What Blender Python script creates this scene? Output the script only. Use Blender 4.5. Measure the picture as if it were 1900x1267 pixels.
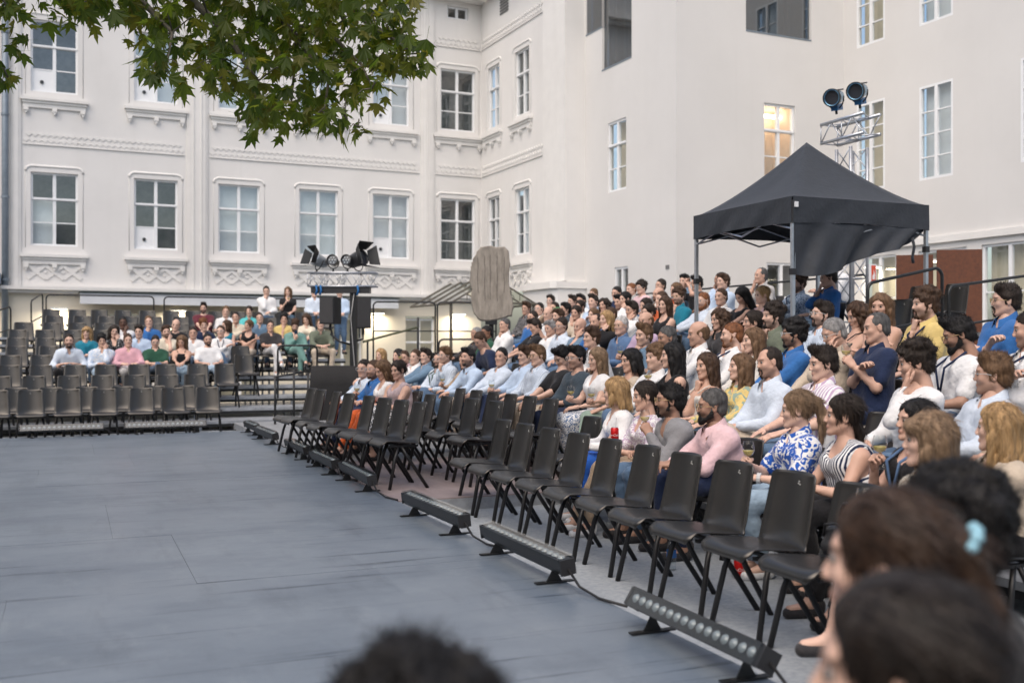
import bpy, math, random
import numpy as np
from mathutils import Matrix, Vector, Euler

R = math.radians
rnd = random.Random(7)
for o in list(bpy.data.objects): bpy.data.objects.remove(o)
scene = bpy.context.scene
col = scene.collection

# ------------------------------------------------------------------ camera
cam_d = bpy.data.cameras.new('camera'); cam = bpy.data.objects.new('camera', cam_d); col.objects.link(cam)
cam.location = (0, 0, 1.39); cam.rotation_euler = (R(90), 0, R(-23))
cam_d.sensor_width = 36; cam_d.lens = 36 * 1930 / 1900; cam_d.shift_y = 6.5 / 1900
cam_d.clip_start = .05; cam_d.clip_end = 400
cam_d.dof.use_dof = True; cam_d.dof.focus_distance = 9.0; cam_d.dof.aperture_fstop = 2.0
scene.camera = cam
# ------------------------------------------------------------------ light
SUN_EL, SUN_AZ = 56, 228      # soft daylight from above the low western roofs
world = bpy.data.worlds.new('World'); scene.world = world; world.use_nodes = True
wn = world.node_tree; bgn = wn.nodes['Background']
sky = wn.nodes.new('ShaderNodeTexSky'); sky.sky_type = 'NISHITA'; sky.sun_disc = False
sky.sun_elevation = R(SUN_EL); sky.sun_rotation = R(SUN_AZ); sky.altitude = 200; sky.dust_density = 3.5; sky.air_density = 1.2
wn.links.new(sky.outputs[0], bgn.inputs[0]); bgn.inputs[1].default_value = .125
sd = bpy.data.lights.new('sun', 'SUN'); sun = bpy.data.objects.new('sun', sd); col.objects.link(sun)
sd.energy = 1.5; sd.angle = R(75); sd.color = (1, .86, .71)
_d = Vector((math.sin(R(SUN_AZ)) * math.cos(R(SUN_EL)), math.cos(R(SUN_AZ)) * math.cos(R(SUN_EL)), math.sin(R(SUN_EL))))
sun.rotation_euler = _d.to_track_quat('Z', 'Y').to_euler(); sun.location = _d * 60
scene.view_settings.view_transform = 'Standard'; scene.view_settings.look = 'None'
scene.view_settings.gamma = 1; scene.view_settings.exposure = .65
scene.cycles.max_bounces = 6; scene.cycles.diffuse_bounces = 3; scene.cycles.transparent_max_bounces = 12

# ------------------------------------------------------------------ helpers
def tag(o, label=None, cat=None, group=None, kind=None):
    if label: o['label'] = label
    if cat: o['category'] = cat
    if group: o['group'] = group
    if kind: o['kind'] = kind
    return o
def empty(name, loc=(0, 0, 0), rz=0, parent=None):
    o = bpy.data.objects.new(name, None); col.objects.link(o); o.location = loc; o.rotation_euler = (0, 0, rz); o.empty_display_size = .1
    if parent: o.parent = parent
    return o
def link(name, mesh, parent=None, mat=None, loc=None, rot=None, mtx=None):
    o = bpy.data.objects.new(name, mesh); col.objects.link(o)
    if parent: o.parent = parent
    if mtx is not None: o.matrix_local = mtx
    if loc is not None: o.location = loc
    if rot is not None: o.rotation_euler = rot
    if mat is not None:
        if len(o.material_slots) == 0: mesh.materials.append(mat)
        if mesh.materials[0] is not mat:
            o.material_slots[0].link = 'OBJECT'; o.material_slots[0].material = mat
    return o
class MB:
    def __init__(s): s.v = []; s.f = []; s.m = []; s.cm = 0
    def add(s, vs, fs):
        n = len(s.v); s.v += [tuple(a) for a in vs]; s.f += [tuple(i + n for i in f) for f in fs]; s.m += [s.cm] * len(fs); return s
    def box(s, x0, x1, y0, y1, z0, z1):
        return s.add([(x0, y0, z0), (x1, y0, z0), (x1, y1, z0), (x0, y1, z0), (x0, y0, z1), (x1, y0, z1), (x1, y1, z1), (x0, y1, z1)],
                     [(3, 2, 1, 0), (4, 5, 6, 7), (0, 1, 5, 4), (1, 2, 6, 5), (2, 3, 7, 6), (3, 0, 4, 7)])
    def bbox(s, x0, x1, y0, y1, z0, z1, b):      # box with chamfered vertical & top edges
        lo = [(x0 + b, y0), (x1 - b, y0), (x1, y0 + b), (x1, y1 - b), (x1 - b, y1), (x0 + b, y1), (x0, y1 - b), (x0, y0 + b)]
        hi = [(x0 + 2 * b, y0 + b), (x1 - 2 * b, y0 + b), (x1 - b, y0 + 2 * b), (x1 - b, y1 - 2 * b), (x1 - 2 * b, y1 - b), (x0 + 2 * b, y1 - b), (x0 + b, y1 - 2 * b), (x0 + b, y0 + 2 * b)]
        vs = [(x, y, z0) for x, y in lo] + [(x, y, z1 - b) for x, y in lo] + [(x, y, z1) for x, y in hi]
        fs = [tuple(range(7, -1, -1)), tuple(range(16, 24))]
        for i in range(8):
            j = (i + 1) % 8; fs += [(i, j, 8 + j, 8 + i), (8 + i, 8 + j, 16 + j, 16 + i)]
        return s.add(vs, fs)
    def tube(s, pts, r, n=8, caps=True):
        pts = [Vector(p) for p in pts]; rs = r if isinstance(r, (list, tuple)) else [r] * len(pts)
        vs = []; up = None
        for i, p in enumerate(pts):
            t = (pts[min(i + 1, len(pts) - 1)] - pts[max(i - 1, 0)]).normalized()
            if up is None: up = t.orthogonal().normalized()
            up = (up - t * up.dot(t)); up = up.normalized() if up.length > 1e-5 else t.orthogonal().normalized()
            w = t.cross(up)
            for k in range(n):
                a = 2 * math.pi * (k + .5) / n; vs.append(p + (up * math.cos(a) + w * math.sin(a)) * rs[i])
        fs = []
        for i in range(len(pts) - 1):
            for k in range(n):
                k2 = (k + 1) % n; fs.append((i * n + k, i * n + k2, (i + 1) * n + k2, (i + 1) * n + k))
        if caps: fs += [tuple(range(n - 1, -1, -1)), tuple(range((len(pts) - 1) * n, len(pts) * n))]
        return s.add(vs, fs)
    def lathe(s, prof, n=16, c=(0, 0, 0)):
        vs = []; fs = []
        for r, z in prof:
            for k in range(n):
                a = 2 * math.pi * k / n; vs.append((c[0] + r * math.cos(a), c[1] + r * math.sin(a), c[2] + z))
        for i in range(len(prof) - 1):
            for k in range(n):
                k2 = (k + 1) % n; fs.append((i * n + k, i * n + k2, (i + 1) * n + k2, (i + 1) * n + k))
        return s.add(vs, fs)
    def poly_prism(s, pts, axis, a0, a1):           # extrude polygon of (p,q) along axis
        def pt(p, q, a): return {'x': (a, p, q), 'y': (p, a, q), 'z': (p, q, a)}[axis]
        n = len(pts); vs = [pt(p, q, a0) for p, q in pts] + [pt(p, q, a1) for p, q in pts]
        fs = [tuple(range(n)), tuple(range(2 * n - 1, n - 1, -1))] + [(i, i + n, (i + 1) % n + n, (i + 1) % n) for i in range(n)]
        return s.add(vs, fs)
    def mesh(s, name, mats=(), smooth=False):
        m = bpy.data.meshes.new(name); m.from_pydata(s.v, [], s.f); m.update()
        for a in (mats if isinstance(mats, (list, tuple)) else [mats]): m.materials.append(a)
        if any(s.m): m.polygons.foreach_set('material_index', s.m)
        if smooth: m.polygons.foreach_set('use_smooth', [True] * len(m.polygons))
        return m
    def build(s, name, mats=(), parent=None, smooth=False, **k): return link(name, s.mesh(name, mats, smooth), parent, **k)

# ------------------------------------------------------------------ materials
MATS = {}
def M(name, c=(.5, .5, .5), rough=.6, var=0, scale=8, bump=0, bscale=60, metal=0, spec=.5, c2=None, stretch=None, emit=0, coat=0, sheen=0, detail=6, obj=True):
    if name in MATS: return MATS[name]
    m = bpy.data.materials.new(name); MATS[name] = m; m.use_nodes = True; t = m.node_tree; b = t.nodes['Principled BSDF']
    b.inputs['Base Color'].default_value = (*c, 1); b.inputs['Roughness'].default_value = rough; b.inputs['Metallic'].default_value = metal
    b.inputs['Specular IOR Level'].default_value = spec; b.inputs['Coat Weight'].default_value = coat; b.inputs['Sheen Weight'].default_value = sheen
    if emit: b.inputs['Emission Color'].default_value = (*c, 1); b.inputs['Emission Strength'].default_value = emit
    if var or bump or c2:
        tc = t.nodes.new('ShaderNodeTexCoord'); src = tc.outputs['Object']
        if stretch:
            mp = t.nodes.new('ShaderNodeMapping'); mp.inputs['Scale'].default_value = stretch; t.links.new(src, mp.inputs[0]); src = mp.outputs[0]
    if var or c2:
        n = t.nodes.new('ShaderNodeTexNoise'); n.inputs['Scale'].default_value = scale; n.inputs['Detail'].default_value = detail; n.inputs['Roughness'].default_value = .62
        t.links.new(src, n.inputs['Vector'])
        mx = t.nodes.new('ShaderNodeMix'); mx.data_type = 'RGBA'
        rp = t.nodes.new('ShaderNodeMapRange'); rp.inputs['From Min'].default_value = .32; rp.inputs['From Max'].default_value = .68
        t.links.new(n.outputs[0], rp.inputs[0]); t.links.new(rp.outputs[0], mx.inputs[0])
        if c2: mx.inputs[6].default_value = (*c, 1); mx.inputs[7].default_value = (*c2, 1)
        else:
            mx.inputs[6].default_value = (*[max(0, x * (1 - var)) for x in c], 1); mx.inputs[7].default_value = (*[min(1, x * (1 + var)) for x in c], 1)
        t.links.new(mx.outputs[2], b.inputs['Base Color'])
    if bump:
        n2 = t.nodes.new('ShaderNodeTexNoise'); n2.inputs['Scale'].default_value = bscale; n2.inputs['Detail'].default_value = 4; t.links.new(src, n2.inputs['Vector'])
        bp = t.nodes.new('ShaderNodeBump'); bp.inputs['Strength'].default_value = bump; bp.inputs['Distance'].default_value = .02
        t.links.new(n2.outputs[0], bp.inputs['Height']); t.links.new(bp.outputs[0], b.inputs['Normal'])
    return m
def glassmat(name, tint=(.9, .95, .95), refl=.12, rough=.02, ior=1.5):
    if name in MATS: return MATS[name]
    m = bpy.data.materials.new(name); MATS[name] = m; m.use_nodes = True; t = m.node_tree
    for n in list(t.nodes):
        if n.type == 'BSDF_PRINCIPLED': t.nodes.remove(n)
    out = t.nodes['Material Output']; tr = t.nodes.new('ShaderNodeBsdfTransparent'); tr.inputs[0].default_value = (*tint, 1)
    gl = t.nodes.new('ShaderNodeBsdfGlossy'); gl.inputs['Roughness'].default_value = rough
    lw = t.nodes.new('ShaderNodeLayerWeight'); lw.inputs[0].default_value = .5
    pw = t.nodes.new('ShaderNodeMath'); pw.operation = 'POWER'; pw.inputs[1].default_value = 4.; t.links.new(lw.outputs['Facing'], pw.inputs[0])
    ad = t.nodes.new('ShaderNodeMath'); ad.operation = 'MULTIPLY_ADD'; ad.inputs[1].default_value = .75; ad.inputs[2].default_value = refl; ad.use_clamp = True; t.links.new(pw.outputs[0], ad.inputs[0])
    mx = t.nodes.new('ShaderNodeMixShader'); t.links.new(ad.outputs[0], mx.inputs[0]); t.links.new(tr.outputs[0], mx.inputs[1]); t.links.new(gl.outputs[0], mx.inputs[2])
    t.links.new(mx.outputs[0], out.inputs[0]); return m

def weather(m, amt, dark=(.50, .48, .45)):
    """rain streaks and blotchy old paint"""
    t = m.node_tree; b = t.nodes['Principled BSDF']; base = b.inputs['Base Color'].links[0].from_socket; tc = t.nodes.new('ShaderNodeTexCoord'); prev = base
    for sc, st, lo, hi, a in ((1.1, (1, 1, .10), .55, .80, amt), (.33, (1, 1, .6), .50, .75, amt * .8), (5.5, (1, 1, .05), .60, .78, amt * .7)):
        mp = t.nodes.new('ShaderNodeMapping'); mp.inputs['Scale'].default_value = st; t.links.new(tc.outputs['Object'], mp.inputs[0])
        n = t.nodes.new('ShaderNodeTexNoise'); n.inputs['Scale'].default_value = sc; n.inputs['Detail'].default_value = 8; t.links.new(mp.outputs[0], n.inputs['Vector'])
        r = t.nodes.new('ShaderNodeMapRange'); r.inputs['From Min'].default_value = lo; r.inputs['From Max'].default_value = hi; r.inputs['To Max'].default_value = a; t.links.new(n.outputs[0], r.inputs[0])
        mx = t.nodes.new('ShaderNodeMix'); mx.data_type = 'RGBA'; mx.inputs[7].default_value = (*dark, 1); t.links.new(prev, mx.inputs[6]); t.links.new(r.outputs[0], mx.inputs[0]); prev = mx.outputs[2]
    t.links.new(prev, b.inputs['Base Color']); return m
stucco = M('white_stucco', (.72, .705, .685), .92, var=.035, scale=.7, bump=.12, bscale=35)
stucco_t = M('white_plaster_trim', (.74, .725, .70), .85, var=.03, scale=3, bump=.08, bscale=60)
plaster = M('smooth_white_render', (.665, .65, .63), .9, var=.03, scale=.5, bump=.05, bscale=50)
weather(stucco, .2); weather(stucco_t, .24); weather(plaster, .11)
opposite = M('ochre_render', (.50, .40, .29), .9, var=.08, scale=.6)
winframe = M('white_window_paint', (.80, .81, .82), .45, var=.03, scale=6)
blind = M('pale_roller_blind', (.78, .81, .82), .8, var=.04, scale=5)
cream = M('cream_curtain', (.72, .62, .45), .85, var=.06, scale=4)
room = M('dim_room_interior', (.13, .155, .155), .9, c2=(.36, .37, .36), scale=1.5)
warmroom = M('lit_room_wall', (.80, .66, .52), .8, var=.12, scale=1.5)
pane_m = glassmat('window_glass', (.90, .94, .95), .16)
pane_t = glassmat('tinted_glass', (.30, .42, .50), .22)
zinc = M('painted_zinc_pipe', (.20, .24, .28), .5, metal=.3, var=.12, scale=5)
darkmetal = M('black_powder_coat', (.012, .013, .014), .42, var=.2, scale=30, bump=.05, bscale=400)
alu = M('brushed_aluminium', (.55, .57, .60), .38, metal=.9, var=.1, scale=12)
aludeck = M('worn_aluminium_deck', (.34, .36, .385), .45, metal=.35, var=.22, scale=7, bump=.1, bscale=90)
deck = M('dark_stage_plywood', (.06, .06, .062), .6, var=.3, scale=4)
cable_m = M('black_rubber_cable', (.01, .01, .011), .55)
rust = M('weathering_steel', (.155, .058, .030), .85, c2=(.105, .042, .026), scale=22, bump=.25, bscale=140)
# ------------------------------------------------------------------ ground, stage, platforms
def struct(o): return tag(o, kind='structure')
struct(MB().box(-70, 70, -60, 90, -.9, -.30).build('ground', M('courtyard_asphalt', (.09, .09, .09), .9, var=.2, scale=3)))
gravel = M('pale_grey_gravel', (.27, .30, .33), .95, c2=(.37, .40, .43), scale=26, bump=.5, bscale=170, detail=8)
struct(MB().box(2.70, 16, 1.5, 26, -.296, -.12).build('gravel_yard', gravel))
struct(MB().box(-12, 2.70, 17.27, 26, -.296, -.13).build('gravel_strip', gravel))
# stage of wide dance-floor panels
stage = empty('stage_floor', (0, 0, 0)); struct(stage)
MB().box(-13, 2.655, 1.2, 17.22, -.28, -.03).build('stage_deck', deck, stage)
def stage_mat():
    m = M('scuffed_stage_vinyl', (.116, .146, .184), .42, c2=(.165, .198, .236), scale=.8, bump=.04, bscale=220, detail=10); t = m.node_tree; b = t.nodes['Principled BSDF']
    tc = t.nodes.new('ShaderNodeTexCoord'); prev = b.inputs['Base Color'].links[0].from_socket; rsrc = None
    # (scale, stretch, turn, detail, from, to, amount, colour): soft dark patches, drag marks, thin dark dashes, pale dust, specks
    for sc, st, rot, lo, hi, amt, cc in ((.9, (.8, 1.5, 1), 4, .50, .70, .45, (.066, .084, .108)), (2.2, (1.7, .30, 1), -14, .53, .68, .45, (.066, .086, .112)), (1.3, (.40, 9., 1), 1, .575, .65, .85, (.030, .045, .068)), (4.5, (1, .6, 1), -24, .54, .70, .30, (.24, .275, .305)), (60, (1, 1, 1), 0, .64, .69, .7, (.36, .39, .41))):
        mp = t.nodes.new('ShaderNodeMapping'); mp.inputs['Scale'].default_value = st; mp.inputs['Rotation'].default_value = (0, 0, R(rot)); t.links.new(tc.outputs['Object'], mp.inputs[0])
        n = t.nodes.new('ShaderNodeTexNoise'); n.inputs['Scale'].default_value = sc; n.inputs['Detail'].default_value = 9; n.inputs['Roughness'].default_value = .7; t.links.new(mp.outputs[0], n.inputs['Vector']); rsrc = rsrc or n
        r = t.nodes.new('ShaderNodeMapRange'); r.inputs['From Min'].default_value = lo; r.inputs['From Max'].default_value = hi; r.inputs['To Max'].default_value = amt; t.links.new(n.outputs[0], r.inputs[0])
        mx = t.nodes.new('ShaderNodeMix'); mx.data_type = 'RGBA'; mx.inputs[7].default_value = (*cc, 1); t.links.new(prev, mx.inputs[6]); t.links.new(r.outputs[0], mx.inputs[0]); prev = mx.outputs[2]
    t.links.new(prev, b.inputs['Base Color'])
    r2 = t.nodes.new('ShaderNodeMapRange'); r2.inputs['To Min'].default_value = .22; r2.inputs['To Max'].default_value = .46; t.links.new(rsrc.outputs[0], r2.inputs[0]); t.links.new(r2.outputs[0], b.inputs['Roughness'])
    return m
sm = stage_mat()
ys = [1.2, 2.9, 4.6, 6.3, 8.0, 9.7, 11.2, 12.7, 14.2, 15.7, 17.22]
for j in range(len(ys) - 1):
    x = 2.68
    xs = [2.68]; off = [2.4, 3.5, 3.0, 2.0][j % 4]; x = 2.68 - off
    while x > -12: xs.append(x); x -= 4.0
    xs.append(-13)
    for a, b in zip(xs[1:], xs[:-1]):
        MB().box(a + .0008, b - .0008, ys[j] + .0008, ys[j + 1] - .0008, -.03, rnd.uniform(-.0012, .0012)).build('floor_panel', sm, stage)
pink = M('red_brown_plywood', (.215, .17, .168), .7, c2=(.285, .235, .23), scale=5, bump=.08, bscale=120, stretch=(1, .3, 1))
plat = empty('low_platform', (0, 0, 0)); struct(plat)
MB().box(2.69, 7, 8.95, 19.5, -.1195, -.012).build('platform_frame', aludeck, plat)
for i, (a, b) in enumerate([(8.95, 10.6), (10.6, 12.2), (12.2, 14), (14, 16), (16, 17.8), (17.8, 19.5)]):
    for j, (xa, xb) in enumerate([(2.69, 4.0), (4.0, 5.6)]):
        MB().box(xa + .002, xb - .002, a + .002, b - .002, -.012, .0 + .0006 * ((i * 2 + j) % 3)).build('platform_board', pink if i < 2 else M('grey_deck_board', (.24, .25, .26), .7, var=.15, scale=6), plat)

# ------------------------------------------------------------------ tiered stands
RX = {0: 2.62, 1: 3.5, 2: 4.37}; RZ = {0: 0., 1: -.12, 2: -.12}
for k in range(3, 11): RX[k] = 5.2 + .8 * (k - 3); RZ[k] = .08 + .21 * (k - 3)
LY = {k: 17.7 + .86 * (k - 1) for k in range(1, 13)}; LZ = {k: (-.13 if k < 3 else -.13 + .17 * (k - 2)) for k in range(1, 13)}
rs = tag(empty('seating_stand', (RX[3], 10, -.12)), 'stepped aluminium seating stand rising along the right side of the yard', 'seating stand')
ls = tag(empty('seating_stand', (0, LY[3], -.13)), 'stepped aluminium seating stand across the far end of the stage', 'seating stand')
def child(mb, name, mat, root, **k):
    o = mb.build(name, mat, root, **k); o.location = -root.location; return o
for k in range(3, 11):
    x0 = RX[k] - .36; z = RZ[k]; x1 = x0 + (.8 if k < 10 else 1.0)
    y1 = 20.4 if k < 6 else 21.2
    y0 = 3.6 if k < 6 else (5.0 if k == 6 else 9.0)
    a = y0
    while a < y1 - .2:
        b = min(a + 2.0, y1); child(MB().box(x0, x1, a + .003, b - .003, z - .05, z), 'deck_panel', aludeck, rs); a = b
    child(MB().box(x0 + .003, x0 + .035, y0, y1, z - .10, z - .052), 'edge_beam', darkmetal, rs)
    y = y0 + .3; pm = MB().box(x0 + .05, x0 + .09, 0, .04, -.118, z - .052).mesh('support_post', alu)
    while y < y1: link('support_post', pm, rs).location = Vector((0, y, 0)) - rs.location; y += 1.95
for k in range(3, 13):
    y0 = LY[k] - .36; z = LZ[k]; y1 = y0 + (.86 if k < 12 else 1.2)
    a = -6.0; xe = 5.4 if k < 7 else 6.0
    while a < xe - .2:
        b = min(a + 2.0, xe); child(MB().box(a + .003, b - .003, y0, y1, z - .05, z), 'deck_panel', aludeck, ls); a = b
    child(MB().box(-6, xe, y0 + .003, y0 + .035, z - .10, z - .052), 'edge_beam', darkmetal, ls)
    x = -5.7; pm = MB().box(0, .04, y0 + .05, y0 + .09, -.128, z - .052).mesh('support_post', alu)
    while x < xe: link('support_post', pm, ls).location = Vector((x, 0, 0)) - ls.location; x += 1.95

# guard rails -------------------------------------------------------
def hoop(a, b, h, label, r=.019, mids=(.5,), rad=.10, drop=0):
    a = Vector(a); b = Vector(b); d = (b - a); L = Vector((d.x, d.y, 0)).normalized()
    root = tag(empty('guard_rail', a), label, 'railing'); mt = darkmetal
    pts = [Vector((0, 0, 0))]
    for i in range(6):
        t = i / 5 * math.pi / 2; pts.append(Vector((0, 0, h - rad)) + L * rad * (1 - math.cos(t)) + Vector((0, 0, rad * math.sin(t))))
    e = d.copy(); ez = d.z; hl = Vector((d.x, d.y, 0))
    for i in range(6):
        t = (5 - i) / 5 * math.pi / 2; pts.append(hl + Vector((0, 0, ez + h - rad)) - L * rad * (1 - math.cos(t)) + Vector((0, 0, rad * math.sin(t))))
    pts.append(hl + Vector((0, 0, ez)))
    MB().tube(pts, r, 8).build('hoop_tube', mt, root, True)
    for q in mids: MB().tube([Vector((0, 0, h * q)), hl + Vector((0, 0, ez + h * q))], r * .75, 6).build('mid_bar', mt, root, True)
    return root
# ------------------------------------------------------------------ buildings (own frame, turned 2.2 degrees to the stage)
BR = R(2.2)
def bframe(p): v = Matrix.Rotation(BR, 3, 'Z') @ Vector(p); return v
def P(ax, c, p, d, z): return (p, c + d, z) if ax == 'Y' else (c + d, p, z)
def wall(name, root, ax, c, p0, p1, z0, z1, holes, mat, rev=.14):
    ps = sorted({p0, p1, *[h[0] for h in holes], *[h[1] for h in holes]}); zs = sorted({z0, z1, *[h[2] for h in holes], *[h[3] for h in holes]})
    m = MB(); fl = (ax == 'Y')
    def q(a, b, cc, d): m.add([a, b, cc, d], [(0, 1, 2, 3) if fl else (3, 2, 1, 0)])
    for i in range(len(ps) - 1):
        for j in range(len(zs) - 1):
            pc, zc = (ps[i] + ps[i + 1]) / 2, (zs[j] + zs[j + 1]) / 2
            if any(h[0] < pc < h[1] and h[2] < zc < h[3] for h in holes): continue
            q(P(ax, c, ps[i], 0, zs[j]), P(ax, c, ps[i + 1], 0, zs[j]), P(ax, c, ps[i + 1], 0, zs[j + 1]), P(ax, c, ps[i], 0, zs[j + 1]))
    for a, b, l, h in holes:
        q(P(ax, c, a, 0, l), P(ax, c, a, rev, l), P(ax, c, b, rev, l), P(ax, c, b, 0, l)); q(P(ax, c, a, 0, h), P(ax, c, b, 0, h), P(ax, c, b, rev, h), P(ax, c, a, rev, h))
        q(P(ax, c, a, 0, l), P(ax, c, a, 0, h), P(ax, c, a, rev, h), P(ax, c, a, rev, l)); q(P(ax, c, b, 0, l), P(ax, c, b, rev, l), P(ax, c, b, rev, h), P(ax, c, b, 0, h))
    return m.build(name, mat, root)
def abox(m, ax, c, p0, p1, d0, d1, z0, z1):
    if ax == 'Y': return m.box(p0, p1, c + d0, c + d1, z0, z1)
    return m.box(c + d0, c + d1, p0, p1, z0, z1)
def window(root, ax, c, a, b, l, h, style='dark', rows=(.36, .32, .32), dep=.13, port=False, flip=False, name='window'):
    """casement: outer frame, mullion, transom; every pane its own piece"""
    if a > b: a, b = b, a
    fw = .055; mw = .085; H = h - l; m = MB()
    d0, d1 = dep - .05, dep + .03
    for (pa, pb, la, lb) in [(a, a + fw, l, h), (b - fw, b, l, h), (a + fw, b - fw, l, l + fw), (a + fw, b - fw, h - fw, h), ((a + b - mw) / 2, (a + b + mw) / 2, l + fw, h - fw)]:
        abox(m, ax, c, pa, pb, d0, d1, la, lb)
    zs = [h - fw]; z = h
    for i, r in enumerate(rows[:-1]):
        z -= r * H; t = .075 if i == 0 and len(rows) == 3 else .03
        for pa, pb in ((a + fw, (a + b - mw) / 2), ((a + b + mw) / 2, b - fw)): abox(m, ax, c, pa, pb, d0 + (.0 if t > .05 else .02), d1, z - t / 2, z + t / 2)
        zs += [z + t / 2, z - t / 2]
    if len(rows) == 3: abox(m, ax, c, a + .02, b - .02, d0 - .03, d0 + .01, h - rows[0] * H - .02, h - rows[0] * H + .03)
    zs.append(l + fw)
    w = m.build(name, winframe, root)
    cols = [(a + fw, (a + b - mw) / 2), ((a + b + mw) / 2, b - fw)]
    pm = pane_t if style == 'tint' else pane_m
    for i in range(len(rows)):
        zt, zb = zs[2 * i], zs[2 * i + 1]
        for j, (pa, pb) in enumerate(cols):
            if port and i == len(rows) - 1 and j == (1 if flip else 0):
                abox(MB(), ax, c, pa, pb, dep - .02, dep + .005, zb, zt).build('blanking_panel', winframe, w)
                cc = P(ax, c, pa + (pb - pa) * .45, dep - .021, (zb + zt) / 2 - .05); n = (0, -1, 0) if ax == 'Y' else (-1, 0, 0)
                MB().tube([cc, Vector(cc) + Vector(n) * .03], .05, 12).build('hose_port', M('hose_port_grey', (.03, .035, .04), .6), w)
                continue
            MB().add([P(ax, c, pa, dep, zb), P(ax, c, pb, dep, zb), P(ax, c, pb, dep, zt), P(ax, c, pa, dep, zt)], [(0, 1, 2, 3) if ax == 'Y' else (3, 2, 1, 0)]).build('pane', pm, w)
    bm = {'dark': room, 'blind': blind, 'lit': warmroom, 'curtain': cream, 'tint': room, 'half': room}[style]
    dd = {'dark': .9, 'blind': .20, 'lit': .8, 'curtain': .24, 'tint': 1.0, 'half': .9}[style]
    bk = MB(); abox(bk, ax, c, a - .02, b + .02, dep + dd, dep + dd + .02, l - .02, h + .02)
    if dd > .5:
        for pa in (a - .04, b + .02): abox(bk, ax, c, pa, pa + .02, dep + .03, dep + dd, l, h)
        for za in (l - .02, h): abox(bk, ax, c, a - .02, b + .02, dep + .03, dep + dd, za, za + .02)
    bk.build('blind' if style == 'blind' else 'curtain' if style == 'curtain' else 'room_lining', bm, w)
    if style == 'half':
        abox(MB(), ax, c, a + fw, (a + b) / 2, dep + .16, dep + .18, l + fw, h - rows[0] * H).build('blind', blind, w)
    if style == 'lit':
        abox(MB(), ax, c, a, b, dep + .45, dep + .5, h - .22, h - .14).build('ceiling_lamp', M('warm_lamp', (1, .80, .60), emit=9), w)
    return w
def hood(root, ax, c, a, b, h):
    m = MB(); e = .13; pts = [(a - e, h - .22), (a - e, h + .02)]
    for i in range(5): t = i / 4 * math.pi / 2; pts.append((a - e + .16 * (1 - math.cos(t)), h + .02 + .14 * math.sin(t)))
    for i in range(5): t = (4 - i) / 4 * math.pi / 2; pts.append((b + e - .16 * (1 - math.cos(t)), h + .02 + .14 * math.sin(t)))
    pts += [(b + e, h + .02), (b + e, h - .22)]
    m.tube([P(ax, c, p, .010, z) for p, z in pts[1:-1]], .040, 6); m.tube([P(ax, c, p, .004, z) for p, z in ([(pts[0][0], h - 2.05)] + pts[1:-1] + [(pts[-1][0], h - 2.05)])], .016, 4)
    return m.build('hood_mould', stucco_t, root, True)
def sill(root, ax, c, a, b, z, low):
    m = MB(); e = .26
    abox(m, ax, c, a - e, b + e, -.15, .0, z - .08, z); abox(m, ax, c, a - e + .04, b + e - .04, -.10, .0, z - .15, z - .08); abox(m, ax, c, a - e + .06, b + e - .06, -.06, .0, z - .27, z - .15)
    for p in (a - e + .08, (a + b) / 2 - .06, b + e - .2):
        abox(m, ax, c, p, p + .12, -.12, 0, z - .36, z - .27)
        q = [(p, z - .36), (p + .12, z - .36), (p + .06, z - .45)]
        if ax == 'Y': m.poly_prism(q, 'y', c - .1, c)
        else: m.poly_prism(q, 'x', c - .1, c)
    s = m.build('sill', stucco_t, root)
    if low:                                  # lattice panel of raised crosses under the ground-floor row
        z1, z0 = z - .30, z - .66; n = 3; w = (b - a + .16) / n; t = .045; g = MB()
        def bar(pa, za, pb, zb, d=.055):
            L = math.hypot(pb - pa, zb - za); nx, nz = -(zb - za) / L * t, (pb - pa) / L * t
            q = [(pa - nx, za - nz), (pb - nx, zb - nz), (pb + nx, zb + nz), (pa + nx, za + nz)]
            g.poly_prism(q, 'y' if ax == 'Y' else 'x', c - d, c - .001)
        for i in range(n):
            pa = a - .08 + i * w; bar(pa, z0, pa + w, z1, .030); bar(pa, z1, pa + w, z0, .034)
            if i:
                zc = (z0 + z1) / 2; r = .05; q = [(pa - r, zc), (pa, zc - r), (pa + r, zc), (pa, zc + r)]; g.poly_prism(q, 'y' if ax == 'Y' else 'x', c - .025, c - .001)
        g.build('lattice_panel', stucco_t, root)
    return s
def frieze(root, ax, c, a, b, z0, z1):
    m = MB(); abox(m, ax, c, a, b, -.035, 0, z0 - .03, z0)
    n = int((b - a) / .155); w = (b - a) / n; hh = (z1 - z0)
    for i in range(n):
        for r in range(2):
            pc = a + (i + .5) * w + (w / 2 if r else 0); zc = z0 + hh * (.28 + .44 * r)
            if pc + w / 2 > b: continue
            ra, rb = w * .46, hh * .2
            q = [(pc - ra, zc), (pc, zc - rb), (pc + ra, zc), (pc, zc + rb)]; m.poly_prism(q, 'y' if ax == 'Y' else 'x', c - .02, c - .001)
    return m.build('frieze_band', stucco_t, root)
YF, XW, Y1, XT, Y2, XR = 31., 13.484, 25.122, 14.04, 20.676, 19.196
pal = tag(empty('palace_building', (0, 0, 0), BR), 'white stuccoed palace building with casement windows, friezes and pilasters behind the far stand', 'building')
WX = [(-10.6, -9.4), (-8.1, -6.9), (-5.1, -3.9), (-2.6, -1.4), (.20, 1.38), (2.84, 4.02), (5.15, 6.35), (7.52, 8.72), (9.82, 11.02), (12.07, 13.27)]
WYs = [(29.6, 30.48), (27.48, 28.46)]
LO, UP = (4.09, 6.08), (8.26, 10.22)
holes = [(a, b, *LO) for a, b in WX] + [(a, b, *UP) for a, b in WX] + [(12.3, 13.02, 11.85, 12.25)]
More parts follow.
